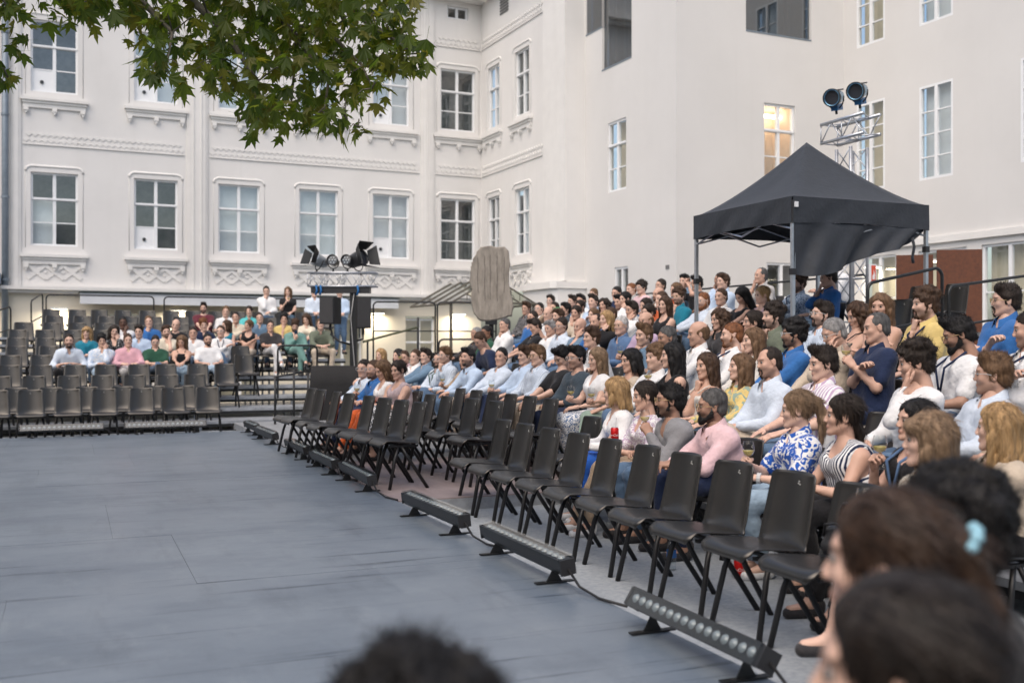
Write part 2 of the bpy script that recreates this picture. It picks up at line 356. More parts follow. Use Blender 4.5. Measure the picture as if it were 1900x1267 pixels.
wall('wall', pal, 'Y', YF, -14, XW, 2.79, 14.2, holes, stucco)
wall('wall', pal, 'X', XW, Y1, YF, 3.0, 14.2, [(a, b, *LO) for a, b in WYs] + [(a, b, *UP) for a, b in WYs], stucco)
lo_s = ['blind', 'dark', 'blind', 'dark', 'half', 'dark', 'blind', 'blind', 'blind', 'dark']; up_s = ['blind', 'blind', 'dark', 'blind', 'dark', 'blind', 'blind', 'blind', 'blind', 'dark']
for i, (a, b) in enumerate(WX):
    window(pal, 'Y', YF, a, b, *LO, lo_s[i], port=i in (5, 8)); window(pal, 'Y', YF, a, b, *UP, up_s[i], port=i in (4, 5, 8))
    hood(pal, 'Y', YF, a, b, LO[1]); hood(pal, 'Y', YF, a, b, UP[1]); sill(pal, 'Y', YF, a, b, LO[0] - .24, True); sill(pal, 'Y', YF, a, b, UP[0] - .18, False)
for i, (a, b) in enumerate(WYs):
    window(pal, 'X', XW, a, b, *LO, 'blind' if i else 'half'); window(pal, 'X', XW, a, b, *UP, 'half' if i else 'blind')
    hood(pal, 'X', XW, a, b, LO[1]); hood(pal, 'X', XW, a, b, UP[1]); sill(pal, 'X', XW, a, b, LO[0] - .24, True); sill(pal, 'X', XW, a, b, UP[0] - .18, False)
window(pal, 'Y', YF, 12.3, 13.02, 11.85, 12.25, 'dark', rows=(1.,))
for x0, x1 in [(-6.5, -5.9), (-.28, -.04), (4.26, 4.84), (11.39, 11.84)]:
    m = MB()
    abox(m, 'Y', YF, x0, x1, -.05, 0, 2.98, 12.4); abox(m, 'Y', YF, x0 + .06, x1 - .06, -.08, -.05, 2.98, 12.4); 
    if x1 - x0 > .4: abox(m, 'Y', YF, x0 + .16, x0 + .2, -.10, -.08, 2.98, 12.4); abox(m, 'Y', YF, x1 - .2, x1 - .16, -.10, -.08, 2.98, 12.4)
    m.build('pilaster', stucco_t, pal)
for x0, x1 in [(-14, -6.5), (-5.9, -.62), (.0, 4.2), (4.9, 11.33), (11.9, 13.44)]:
    frieze(pal, 'Y', YF, x0, x1, 6.84, 7.2); frieze(pal, 'Y', YF, x0, x1, 10.94, 11.28)
frieze(pal, 'X', XW, 26.5, 30.94, 6.84, 7.2); frieze(pal, 'X', XW, 26.5, 30.94, 10.94, 11.28)
m = MB(); abox(m, 'Y', YF, -14, XW, -.16, 0, 2.8, 2.98); abox(m, 'Y', YF, -14, XW, -.26, -.16, 2.88, 2.975); m.build('base_cornice', stucco_t, pal)
m = MB(); abox(m, 'Y', YF, -14, XW, -.35, 0, 12.4, 12.62); abox(m, 'Y', YF, -14, XW - .2, -.55, -.35, 12.5, 12.72); abox(m, 'X', XW, Y1, YF - .56, -.35, 0, 12.41, 12.63); abox(m, 'X', XW, Y1, YF - .57, -.55, -.35, 12.51, 12.73); m.build('roof_cornice', stucco_t, pal)
MB().add([(-14, 30.4, 14.15), (XW + 2, 30.4, 14.15), (XW + 2, 37, 18), (-14, 37, 18)], [(0, 1, 2, 3)]).build('roof', M('grey_roof_tiles', (.12, .11, .10), .8), pal)
m = MB(); abox(m, 'X', XW, Y1, 26.45, -.07, -.001, 3.15, 12.4); m.build('pilaster', stucco_t, pal)
m = MB(); abox(m, 'X', XW, 26.12, 26.2, -.02, -.071, 3.2, 3.2 + 9); 
pts = [(XW, 27.6)] + [(XW - .42 * math.sin(t / 8 * math.pi / 2), 27.6 - 1.2 * (1 - math.cos(t / 8 * math.pi / 2))) for t in range(1, 9)] + [(XW - .42, Y1 + .1), (XW - .32, Y1 - .08), (XT + .3, Y1 - .08), (XT + .3, 27.6)]
MB().poly_prism(pts, 'z', -.3, 2.93).build('plinth', stucco, pal)
pt2 = [(XW + (x - XW) * 1.22, y - (.05 if y < Y1 + .2 else 0)) for x, y in pts[:-2]] + [(XT + .3, Y1 - .14), (XT + .3, 27.6)]
MB().poly_prism(pt2, 'z', 2.935, 3.12).build('plinth_cornice', stucco_t, pal)
m = MB(); abox(m, 'X', XW, 29.42, 29.5, 0, .1, 11.9, 12.3); 
lv = MB()
for i in range(6): abox(lv, 'X', XW, 28.9, 29.5, -.03, .0, 11.65 + i * .09, 11.70 + i * .09)
lv.build('louvre_vent', M('louvre_grey', (.16, .16, .16), .6), pal)
wall('ground_floor_wall', pal, 'Y', YF + .02, -14, XW, -.3, 2.8, [(-1.9, -.9, -.28, 2.2), (2.2, 3.4, -.28, 2.25), (5.2, 6.4, -.28, 2.25), (8.3, 9.5, -.28, 2.25), (10.9, 11.9, -.28, 2.3)], M('cream_ground_floor_render', (.74, .68, .56), .9, var=.05, scale=1), .3)
for a, b in [(-1.9, -.9), (2.2, 3.4), (5.2, 6.4), (8.3, 9.5), (10.9, 11.9)]: window(pal, 'Y', YF + .1, a, b, -.28, 2.22, 'curtain', rows=(.3, .35, .35), name='glazed_door')
aw = MB(); abox(aw, 'Y', YF, 1.4, 10.4, -.75, -.68, 2.50, 2.80); aw.build('fascia_board', M('white_fascia', (.66, .68, .70), .7, var=.04, scale=3), pal)
aw = MB(); abox(aw, 'Y', YF, 1.38, 10.42, -.80, -.02, 2.804, 2.83); aw.build('fascia_capping', M('dark_green_capping', (.02, .035, .032), .6), pal)
MB().tube([(-.42, YF - .16, -.2), (-.42, YF - .16, 13.5)], .085, 12).build('drain_pipe', zinc, pal, True)
m = MB()
for z in (3.1, 5.3, 7.5, 9.7): m.tube([(-.42, YF - .16, z), (-.42, YF - .16, z + .06)], .105, 12)
m.build('pipe_clamp', zinc, pal)
MB().box(-.97, -.52, YF - .45, YF - .02, 3.0, 3.28).build('pipe_hopper', zinc, pal)
# plain white tower and side building
tow = tag(empty('white_tower', (0, 0, 0), BR), 'plain white rendered tower block with glazed corner recess, left of the gazebo', 'building')
wall('wall', tow, 'X', XT, Y2, Y1 + .6, -.3, 15, [(22.94, 23.87, 5.41, 7.25), (22.84, 23.53, 2.0, 3.41), (24.18, 25.05, 9.91, 13), (22.68, 24.18, 8.74, 13)], plaster, .18)
wall('wall', tow, 'Y', Y2, XT, XR, -.3, 15, [(16.63, 17.61, 5.45, 7.4), (16.08, 18.13, 9.13, 12), (16.71, 17.69, 1.25, 3.44)], plaster, .18)
wall('return_wall', tow, 'Y', Y1, XW, XT, 3.1, 15, [], stucco)
window(tow, 'X', XT, 22.94, 23.87, 5.41, 7.25, 'curtain', rows=(.34, .33, .33), dep=.08); window(tow, 'X', XT, 22.84, 23.53, 2.0, 3.41, 'dark', rows=(.5, .5), dep=.08)
window(tow, 'Y', Y2, 16.63, 17.61, 5.45, 7.4, 'lit', rows=(.34, .33, .33), dep=.1); window(tow, 'Y', Y2, 16.71, 17.69, 1.25, 3.44, 'dark', rows=(.4, .3, .3), dep=.08)
def bigglass(ax, c, a, b, l, h, splits, nm):
    m = MB(); abox(m, ax, c, a, b, -.01, .12, l - .04, l); g = m.build('sill_flashing', zinc, tow)
    pp = [a] + splits + [b]
    for i in range(len(pp) - 1): abox(MB(), ax, c, pp[i] + .01, pp[i + 1] - .01, .03 + .04 * (i % 2), .045 + .04 * (i % 2), l, h).build('pane', pane_t, g)
    m = MB(); abox(m, ax, c, a, b, 1.6, 1.65, l, h); abox(m, ax, c, a, b, .2, 1.6, l - .05, l); abox(m, ax, c, a, a + .03, .2, 1.6, l, h); abox(m, ax, c, b - .03, b, .2, 1.6, l, h); m.build('stair_interior', M('stair_interior_grey', (.30, .30, .29), .8, var=.2, scale=.8), g)
    m = MB(); abox(m, ax, c, (a + b) / 2 + .3, (a + b) / 2 + .42, .2, .4, l, h); m.build('interior_post', darkmetal, g)
bigglass('X', XT, 24.18, 25.05, 9.91, 13, [], 'a'); bigglass('X', XT, 22.68, 24.18, 8.74, 13, [23.0], 'b'); bigglass('Y', Y2, 16.08, 18.13, 9.13, 12, [17.5], 'c')
vt = MB(); abox(vt, 'X', XT, 20.97, 21.11, -.02, 0, 3.22, 3.31); vt.build('wall_vent', M('louvre_grey'), tow)
MB().box(XT, XT + 8, Y2, Y2 + 8, 14.9, 15.1).build('roof', MATS['grey_roof_tiles'], tow)
side = tag(empty('side_building', (0, 0, 0), BR), 'plain white side building with tall casement windows, behind the gazebo and steel slabs', 'building')
sw = [(19.25, 20.2), (17.18, 18.16), (14.4, 15.4), (11.6, 12.6), (8.8, 9.8), (6, 7)]
gw = [(18.9, 20.0), (16.8, 18.2), (15.0, 16.4), (12.4, 13.8), (9.6, 11), (6.5, 8)]
wall('wall', side, 'X', XR, 2, Y2, -.3, 15, [(a, b, 5.26, 7.47) for a, b in sw] + [(a, b, 8.91, 11.1) for a, b in sw] + [(a, b, 1.5, 3.6) for a, b in gw], plaster, .16)
for i, (a, b) in enumerate(sw):
    window(side, 'X', XR, a, b, 5.26, 7.47, 'blind' if i else 'curtain', rows=(.28, .24, .24, .24), dep=.05); window(side, 'X', XR, a, b, 8.91, 11.1, 'curtain' if i == 0 else 'blind', rows=(.28, .24, .24, .24), dep=.05)
for a, b in gw: window(side, 'X', XR, a, b, 1.5, 3.6, 'curtain', rows=(.5, .5), dep=.1, name='ground_floor_window')
m = MB(); abox(m, 'X', XR, 2, Y2, -.08, 0, 3.75, 3.9); m.build('string_course', stucco_t, side)
MB().box(XR, XR + 8, 2, Y2 + .0, 14.85, 15.05).build('roof', MATS['grey_roof_tiles'], side)
# the unseen sides of the courtyard
opp = tag(empty('courtyard_wing', (0, 0, 0), BR), 'ochre rendered wing closing the courtyard to the left of the stage', 'building')
oh = [(y, y + 1.2, z, z + 2) for y in range(-8, 30, 3) for z in (1.2, 4.6)]
wall('wall', opp, 'X', -15.0, -14, YF, -.3, 8.0, [], opposite)
m = MB()
for a, b, l, h in oh: abox(m, 'X', -15.0, a, b, .005, .02, l, h)
m.build('window_glass_row', M('far_window_glass', (.05, .06, .07), .1), opp)
bk = tag(empty('courtyard_wing', (0, 0, 0), BR), 'pale wing closing the courtyard behind the near seats', 'building')
m = MB(); m.box(-15, 20, -14.3, -14, -.3, 9.5); m.build('wall', M('pale_ochre_render', (.58, .52, .43), .9, var=.05, scale=.5), bk)
# wall lamps, lit
def lamp(x, y, z, label, e=18):
    p = bframe((x, y, z)); r = tag(empty('wall_lamp', p, BR), label, 'lamp', 'wall lamps under the cornice')
    MB().box(-.22, .22, -.10, .10, .0, .05).build('housing', M('lamp_housing_white', (.7, .7, .68), .5), r)
    MB().box(-.19, .19, -.085, .085, -.012, .0).build('diffuser', M('warm_diffuser', (1, .88, .66), emit=6), r)
    d = bpy.data.lights.new('lamp_light', 'AREA'); d.energy = e; d.size = .3; d.color = (1, .88, .68); l = bpy.data.objects.new('lamp_light', d); col.objects.link(l); l.parent = r; l.location = (0, 0, -.03)
for x, lb in [(-1.5, 'lit wall lamp nearest the drain pipe, above the left end of the far stand'), (.9, 'lit wall lamp beside the left end of the white fascia'), (4.0, 'lit wall lamp under the fascia, second bay of the palace'), (7.0, 'lit wall lamp under the fascia, third bay of the palace'), (9.9, 'lit wall lamp under the right end of the fascia'), (12.6, 'lit wall lamp near the inner corner beside the glass porch')]:
    lamp(x, YF - .25, 2.36, lb, 15)
lamp(18.95, 17.4, 3.3, 'lit wall lamp on the side building behind the tall rusty slab', 8); lamp(18.95, 19.4, 3.3, 'lit wall lamp on the side building left of the rusty slabs', 8)
# glass porch in the corner
pr = tag(empty('glass_porch', bframe((11.05, 26.1, 0)), BR), 'small gabled glass porch roof on ornate iron frame behind the stone slab', 'porch')
ir = M('old_iron', (.10, .09, .07), .6, var=.2, scale=10)
for s, nm in ((-1, 'roof_slope'), (1, 'roof_slope')):
    m = MB(); x1 = -1.2 if s < 0 else 1.25; z1 = 2.45
    m.add([(0, -1.5, 3.12), (x1, -1.5, z1), (x1, 1.5, z1), (0, 1.5, 3.12)], [(0, 1, 2, 3)] if s < 0 else [(3, 2, 1, 0)]); o = m.build(nm, glassmat('porch_glass', (.7, .75, .72), .25), pr)
    g = MB()
    for y in (-1.5, -.75, 0, .75, 1.5): g.tube([(0, y, 3.13), (x1, y, z1 + .01)], .025, 6)
    g.tube([(x1, -1.5, z1), (x1, 1.5, z1)], .03, 6); g.build('glazing_bars', ir, pr)
g = MB()
for i in range(-5, 6):
    x = i * .25; zt = 3.12 - abs(x) * .55
    if zt > 2.58: g.tube([(x, -1.51, 2.55), (x, -1.51, zt)], .012, 5)
for i in range(-3, 4):
    for z in (2.62, 2.80):
        if z < 3.0 - abs(i * .25) * .55:
            pts = [(i * .25 + .08 * math.cos(t), -1.52, z + .08 * math.sin(t)) for t in [k * math.pi / 4 for k in range(9)]]; g.tube(pts, .01, 4)
g.tube([(-1.2, -1.5, 2.48), (1.25, -1.5, 2.48)], .03, 6); g.tube([(0, -1.5, 3.1), (0, -1.5, 3.3)], .02, 6); g.build('filigree', ir, pr)
g = MB()
for x in (-1.15, 1.2): g.tube([(x, -1.4, -.2), (x, -1.4, 2.5)], .04, 8)
g.build('porch_posts', ir, pr)
# ------------------------------------------------------------------ chairs
shell_m = M('black_polypropylene', (.014, .013, .012), .36, var=.15, scale=40, bump=.05, bscale=700, spec=.95)
shell_m.node_tree.nodes['Principled BSDF'].inputs['Specular Tint'].default_value = (1, .95, .88, 1)
leg_m = M('black_chair_leg', (.010, .010, .011), .45)
def chair_meshes():
    prof = [(.235, .405), (.238, .425), (.225, .440), (.19, .447), (.12, .444), (.04, .436), (-.04, .428), (-.11, .424), (-.155, .428), (-.185, .442), (-.203, .468), (-.215, .51), (-.228, .57), (-.243, .64), (-.258, .71), (-.270, .77), (-.277, .805), (-.283, .822)]
    nw = 11; vs = []; N = len(prof)
    for i, (y, z) in enumerate(prof):
        t = i / (N - 1); hw = .215 if i < 8 else .215 - (.215 - .182) * (i - 8) / (N - 9)
        if i == 0: hw = .17
        if i == 1: hw = .195
        if i == N - 1: hw = .165
        if i == 9 or i == 10: hw += -.006
        for k in range(nw):
            q = -1 + 2 * k / (nw - 1); cz = .016 * q * q if i < 8 else 0; cy = .058 * q * q if i > 9 else .058 * q * q * max(0, (i - 6) / 4)
            if i < 3: cz -= .02 * abs(q) ** 3
            vs.append((hw * q, y + max(cy, 0), z + cz))
    fs = [(i * nw + k, i * nw + k + 1, (i + 1) * nw + k + 1, (i + 1) * nw + k) for i in range(N - 1) for k in range(nw - 1)]
    V = np.array(vs); nr = np.zeros_like(V)
    for f in fs:
        n = np.cross(V[f[1]] - V[f[0]], V[f[3]] - V[f[0]])
        for q in f: nr[q] += n
    nr /= np.linalg.norm(nr, axis=1)[:, None]; V2 = V - nr * .009; n0 = len(V)
    m = MB(); m.add(list(V) + list(V2), fs + [tuple(n0 + q for q in reversed(f)) for f in fs])
    bd = [k for k in range(nw)] + [i * nw + nw - 1 for i in range(1, N)] + [(N - 1) * nw + k for k in range(nw - 2, -1, -1)] + [i * nw for i in range(N - 2, 0, -1)]
    m.f += [(bd[(i + 1) % len(bd)], bd[i], n0 + bd[i], n0 + bd[(i + 1) % len(bd)]) for i in range(len(bd))]; m.m += [0] * len(bd)
    out = {'seat_shell': m.mesh('seat_shell', shell_m, True)}
    for s in (-1, 1):
        out[('leg', s, 0)] = MB().tube([(s * .165, .06, .415), (s * .185, .10, .30), (s * .212, .165, .0)], [.015, .0165, .0165], 8).mesh('leg', leg_m, True)
        out[('leg', s, 1)] = MB().tube([(s * .165, .03, .415), (s * .182, -.03, .30), (s * .212, -.225, .0)], [.015, .0165, .0165], 8).mesh('leg', leg_m, True)
    f = MB(); f.box(-.17, .17, .03, .06, .402, .417); f.box(-.17, .17, -.13, -.10, .398, .413)
    for s in (-1, 1): f.box(s * .165 - .014, s * .165 + .014, -.14, .16, .404, .423)
    out['under_frame'] = f.mesh('under_frame', leg_m)
    e = MB()
    for dx, dz in ((-.006, 0), (.006, .004), (0, .015)): e.box(dx - .003, dx + .003, -.2545, -.251, .752 + dz, .759 + dz)
    out['emblem'] = e.mesh('emblem', M('pale_emblem', (.55, .55, .52), .4))
    return out
CH = chair_meshes(); chairs = []
def chair(x, y, z, rz, label, group='black shell chairs'):
    r = tag(empty('chair', (x, y, z), rz), label, 'chair', group)
    for k, me in CH.items(): link(k if isinstance(k, str) else 'leg', me, r)
    chairs.append(r); return r
FACE_L, FACE_C = R(90), R(180)
ORD = ['first', 'second', 'third', 'fourth', 'fifth', 'sixth', 'seventh', 'eighth', 'ninth', 'tenth', 'eleventh', 'twelfth', 'thirteenth']
for i in range(10):       # near front row on the gravel
    chair(3.37 + .008 * i + rnd.uniform(-.015, .015), 4.06 + .53 * i, -.12, FACE_L + rnd.uniform(-.05, .05) - .03, 'empty black shell chair on gravel beside the stage, %s from the near end' % ORD[i], 'empty front row on gravel')
for i, (y, x) in enumerate([(9.85, 2.92), (10.3, 2.88), (10.78, 2.84), (11.3, 2.80), (11.95, 2.74), (12.45, 2.70), (13.1, 2.66), (13.55, 2.64)]):
    chair(x + .05, y, .0, FACE_L + rnd.uniform(-.08, .08) + .05, 'empty black shell chair by the stage lamps on the red platform, %s from the gravel' % ORD[i], 'empty row on platform edge')
for i, (y, x) in enumerate([(9.75, 3.75), (10.35, 3.72), (10.9, 3.62), (11.35, 3.58), (12.0, 3.6), (12.6, 3.62)]):
    chair(x, y, .0, FACE_L + rnd.uniform(-.06, .06), 'empty black shell chair in the second platform row, %s from the gravel' % ORD[i], 'empty second row on platform')
for i, y in enumerate([10.0, 10.55, 11.1, 11.65, 12.2, 12.8]):
    chair(4.48, y, .0, FACE_L + rnd.uniform(-.04, .04), 'empty black shell chair in the third platform row, %s from the gravel' % ORD[i], 'empty third row on platform')
for x, y, z, lb in [(4.40, 8.42, -.12, 'empty black shell chair beside the woman with the blond braid'), (4.40, 8.9, -.12, 'empty black shell chair against the platform edge, second from the blond braid'), (RX[4], 12.7, RZ[4], 'empty grey looking chair below the bald man in the steel blue polo'), (RX[4], 6.22, RZ[4], 'empty black chair between the navy polo man and the white T-shirt man'), (RX[3], 5.85, RZ[3], 'empty black chair behind the women in striped and black tops'), (RX[5], 5.6, RZ[5], 'empty black chair at the near end behind the white T-shirt man')]:
    chair(x, y, z, FACE_L, lb)
for i, (x, y) in enumerate([(RX[8], 9.9), (RX[9], 9.8), (RX[9], 10.4), (RX[8], 12.3)]):
    chair(x, y, RZ[8 if x < 9.5 else 9], FACE_L, 'empty dark chair on the upper tiers under the gazebo, %s from the hoop rail' % ORD[i])

# ------------------------------------------------------------------ LED bars along the stage edge
lens_me = MB().lathe([(.0, .010), (.014, .008), (.021, .0), (.024, -.004)], 14).mesh('lens', M('clear_led_lens', (.20, .23, .24), .14, spec=.9), True)
def ledbar(x, y, L, rz, tilt, label):
    r = tag(empty('led_bar', (x, y, 0), rz), label, 'stage light', 'LED batten lights on the stage edge')     # runs along local X
    T = Matrix.Translation((0, 0, .125)) @ Matrix.Rotation(tilt, 4, 'X')
    m = MB(); w = .048
    prof = [(-w, .045), (w, .045), (w * .95, -.012), (w * .5, -.048), (-w * .5, -.048), (-w * .95, -.012)]
    m.poly_prism(prof, 'x', -L / 2, L / 2); m.box(-L / 2, L / 2, -w - .003, -w + .004, .046, .052); m.box(-L / 2, L / 2, w - .004, w + .003, .046, .052)
    link('housing', m.mesh('housing', darkmetal), r, mtx=T)
    for s in (-1, 1):
        link('end_cap', MB().box(-.008, .008, -.047, .047, -.04, .05).mesh('end_cap', M('end_cap_black', (.02, .02, .022), .5)), r, mtx=T @ Matrix.Translation((s * (L / 2 + .009), 0, 0)))
        b = MB(); b.poly_prism([(-.05, .012), (.05, .012), (.014, .075), (.014, .10), (-.014, .10), (-.014, .075)], 'x', -.003, .003); b.box(-.02, .02, -.12, .12, .004, .012)
        b.build('bracket', darkmetal, r).location = (s * L * .36, 0, 0)
        MB().tube([(s * L * .36 - .008, 0, .095), (s * L * .36 + .008, 0, .095)], .012, 8).build('knob', alu, r)
    n = 16
    for i in range(n): link('lens', lens_me, r, mtx=T @ Matrix.Translation(((i + .5) / n * (L - .05) - (L - .05) / 2, 0, .049)))
    link('cover_glass', MB().add([(-L / 2, -w, .053), (L / 2, -w, .053), (L / 2, w, .053), (-L / 2, w, .053)], [(0, 1, 2, 3)]).mesh('cover_glass', glassmat('cover_glass', (.92, .95, .96), .08, .12)), r, mtx=T @ Matrix.Translation((0, 0, .012)))
    MB().tube([(L / 2 + .015, 0, .12), (L / 2 + .12, .02, .04), (L / 2 + .3, .05, .012), (L / 2 + .5, .11, .010)], .008, 6).build('cable', cable_m, r, True)
    return r
bars = [(3.42, 4.54), (5.3, 6.6), (6.98, 8.3), (9.42, 10.7), (10.85, 11.98), (12.4, 13.6), (14.45, 15.8), (16.1, 17.0)]
bl = ['black LED batten in front, its round lenses facing the stage', 'black LED batten, second from the foreground along the stage edge', 'black LED batten lying beside the corner of the red platform', 'black LED batten by the nearest platform chairs, lens side up', 'black LED batten fourth from the far corner of the stage', 'black LED batten third from the far corner of the stage', 'short looking LED batten second from the far stage corner', 'LED batten right at the far corner of the stage']
for i, (a, b) in enumerate(bars): ledbar(2.585 + .02 * (i % 2), (a + b) / 2, (b - a) * .96, R(-90) + rnd.uniform(-.03, .03), R([0, 8, 6, 10, 8, 12, 8, 8][i]) * 1 if i else R(58), bl[i])
ledbar(-.12, 17.16, 1.15, rnd.uniform(-.02, .02) + .03, R(60), 'LED batten on the far stage edge, left of the pair facing us'); ledbar(1.38, 17.2, 1.2, .02, R(60), 'LED batten on the far stage edge, right of the pair facing us')

# ------------------------------------------------------------------ guard rails
for a, b, h, lb, mids in [((8.25, 9.2, .95), (9.35, 9.2, 1.13), 1.15, 'black hoop rail at the near end of the upper tiers, before the rusty slabs', (.5,)),
    ((9.4, 9.15, 1.13), (11.3, 9.3, 1.34), .95, 'long low black rail running right below the rusty slabs', (.5,)),
    ((11.55, 12.9, 1.45), (11.55, 15.6, 1.45), 1.05, 'black back rail behind the grey shirted man on the top tier', (.5,)),
    ((11.55, 15.8, 1.45), (11.55, 18.6, 1.45), 1.05, 'black back rail along the top tier before the tower wall', (.5,)),
    ((11.5, 18.8, 1.45), (11.5, 21.0, 1.45), 1.05, 'black back rail at the far end of the top tier', (.5,)),
    ((-.55, 27.9, 1.57), (1.95, 27.9, 1.57), 1.05, 'thin black back rail on the far stand, left stretch', ()),
    ((2.2, 27.9, 1.57), (4.7, 27.9, 1.57), 1.05, 'thin black back rail on the far stand, middle stretch', ()),
    ((4.9, 27.9, 1.57), (7.3, 27.9, 1.57), 1.05, 'thin black back rail on the far stand, right stretch', ()),
    ((-.85, 26.9, 1.4), (-.62, 27.7, 1.57), 1.05, 'narrow side hoop rail at the top left of the far stand', (.5,)),
    ((-1.6, 25.3, 1.1), (-1.25, 26.2, 1.25), 1.0, 'narrow side hoop rail second from the top left of the far stand', (.5,)),
    ((-2.2, 23.6, .75), (-1.8, 24.6, .9), .95, 'narrow side hoop rail third from the top left of the far stand', (.5,)),
    ((-2.9, 22.2, .5), (-2.3, 22.9, .6), .95, 'dark side rail at the left picture edge beside the far stand', (.5,)),
    ((6.2, 22.5, 1.05), (7.55, 22.2, 1.05), 1.30, 'tall black hoop rail right of the loudspeakers', (.5,)),
    ((7.6, 22.2, 1.05), (8.9, 21.9, 1.05), 1.30, 'tall black gate like hoop rail left of the stone slab', (.5,)),
    ((3.62, 19.9, .38), (4.35, 19.8, .38), 1.0, 'black hoop rail before the man in grey green shirt and beige trousers', (.5,)),
    ((6.6, 19.2, .5), (7.9, 18.9, .5), 1.0, 'low black hoop rail by the black panel left of the stone slab', (.5,))]:
    hoop(a, b, h, lb, mids=mids)
st = tag(empty('stair_handrail', (3.3, 18.4, -.1)), 'pair of black stair posts with sloping handrail at the stage corner', 'handrail')
for dx, h in ((0, .95), (.35, 1.05), (.62, 1.0)): MB().tube([(dx, 0 + dx * .3, 0), (dx, dx * .3, h)], .02, 8).build('post', darkmetal, st, True)
MB().tube([(0, 0, .93), (.62, .19, 1.02)], .018, 8).build('bar', darkmetal, st, True)
sr = tag(empty('stair_handrail', (5.2, 19.6, .4)), 'olive sloping handrail rising right of the loudspeaker mast', 'handrail')
MB().tube([(0, 0, 1.05), (1.3, .6, 1.35)], .022, 8).build('bar', M('olive_paint', (.10, .11, .05), .5), sr, True); MB().tube([(1.3, .6, 0), (1.3, .6, 1.55)], .025, 8).build('post', darkmetal, sr, True); MB().tube([(.1, .05, 0), (.1, .05, 1.07)], .02, 8).build('post', darkmetal, sr, True)
tag(MB().box(-.02, .02, -.45, .45, 0, .62).build('black_panel', M('black_cloth', (.012, .012, .013), .85, bump=.2, bscale=30)), 'black cloth panel hung on the rail left of the stone slab', 'panel').location = (6.75, 19.35, .62); bpy.data.objects['black_panel'].rotation_euler = (0, 0, R(70))

# ------------------------------------------------------------------ speaker mast with truss and lamps
tw = tag(empty('speaker_mast', (4.83, 19.12, -.1), R(-23)), 'black crank up mast carrying a short truss, wrapped in black cloth at its foot', 'lighting stand')
m = MB(); m.box(-.005, .125, -.07, .07, 0, 2.5); m.box(.0, .12, -.075, -.071, .6, 2.4); m.build('mast', darkmetal, tw)
cl = MB(); n = 28; pr = []
for i in range(n):
    a = 2 * math.pi * i / n; sq = 1 / max(abs(math.cos(a)), abs(math.sin(a))); pr.append((.50 * sq * math.cos(a) * (1 + .03 * math.sin(9 * a)) - .2, .3 * sq * math.sin(a) * (1 + .05 * math.sin(11 * a))))
vs = [(x * (1 + .06 * (1 - k / 3)) , y * (1 + .06 * (1 - k / 3)), .1 + 1.0 * k / 3) for k in range(4) for x, y in pr]; fs = [(k * n + i, k * n + (i + 1) % n, (k + 1) * n + (i + 1) % n, (k + 1) * n + i) for k in range(3) for i in range(n)] + [tuple(3 * n + i for i in range(n))]
cl.add(vs, fs).build('cloth_skirt', MATS['black_cloth'], tw, True)
MB().box(-.72, .37, -.12, .12, 2.46, 2.575).build('beam_box', MATS['end_cap_black'], tw)
def truss(name, root, a, b, w, h, r=.018, br=.008, n=6, mat=alu):
    """box truss between a and b: four chords and zig-zag braces"""
    a = Vector(a); b = Vector(b); d = (b - a).normalized(); s = d.cross(Vector((0, 0, 1))); s = s.normalized() if s.length > .1 else Vector((1, 0, 0)); t = s.cross(d)
    m = MB(); cs = [(i * w / 2, j * h / 2) for i, j in ((-1, -1), (1, -1), (1, 1), (-1, 1))]
    for p, q in cs: m.tube([a + s * p + t * q, b + s * p + t * q], r, 8)
    for k in range(4):
        (p, q), (p2, q2) = cs[k], cs[(k + 1) % 4]
        for i in range(n):
            f0, f1 = i / n, (i + 1) / n; A = a.lerp(b, f0); B = a.lerp(b, f1)
            if i % 2: p, q, p2, q2 = p2, q2, p, q
            m.tube([A + s * p + t * q, B + s * p2 + t * q2], br, 5)
            if i % 2: p, q, p2, q2 = p2, q2, p, q
            if i % 2 == 0: m.tube([A + s * p + t * q, A + s * p2 + t * q2], br, 5)
    return m.build(name, mat, root, True)
truss('truss', tw, (-.78, 0, 2.71), (.50, 0, 2.71), .26, .25, .017, .007, 8)
bt = M('blue_strap', (.01, .12, .33), .6)
for x in (-.62, -.54, .15): MB().tube([(x, -.14, 2.6), (x + .02, -.15, 2.5), (x - .01, -.14, 2.42)], .02, 6).build('strap', bt, tw, True)
MB().tube([(.08, -.09, 2.45), (.02, -.1, 2.0), (.06, -.11, 1.5), (.1, -.1, 1.0), (.02, -.12, .6), (.0, -.14, .1)], .009, 6).build('cable', M('grey_cable', (.35, .35, .35), .6), tw, True)
def speaker(x, y, z, rz, label, w=.30, h=.52, d=.3):
    r = tag(empty('loudspeaker', (x, y, z), rz), label, 'loudspeaker')
    MB().bbox(-w / 2, w / 2, -d / 2 + .01, d / 2, 0, h, .012).build('cabinet', M('black_cabinet', (.018, .018, .019), .6, bump=.1, bscale=300), r)
    MB().box(-w / 2 + .015, w / 2 - .015, -d / 2 - .006, -d / 2 + .012, .02, h - .02).build('grille', M('black_grille', (.03, .03, .032), .5, bump=.6, bscale=500), r)
    MB().tube([(0, 0, -.12), (0, 0, .01)], .025, 10).build('pole_mount', darkmetal, r); return r
E_ = Matrix.Rotation(R(-23), 3, 'Z')
def tl(x, y, z): v = E_ @ Vector((x, y, 0)); return (4.83 + v.x, 19.12 + v.y, z)
speaker(*tl(-.37, -.05, 1.78), R(-23) - .35, 'black loudspeaker left of the mast, showing its brown side', .31, .5); speaker(*tl(.235, .0, 1.70), R(-23) + .25, 'black loudspeaker right of the mast', .27, .58)
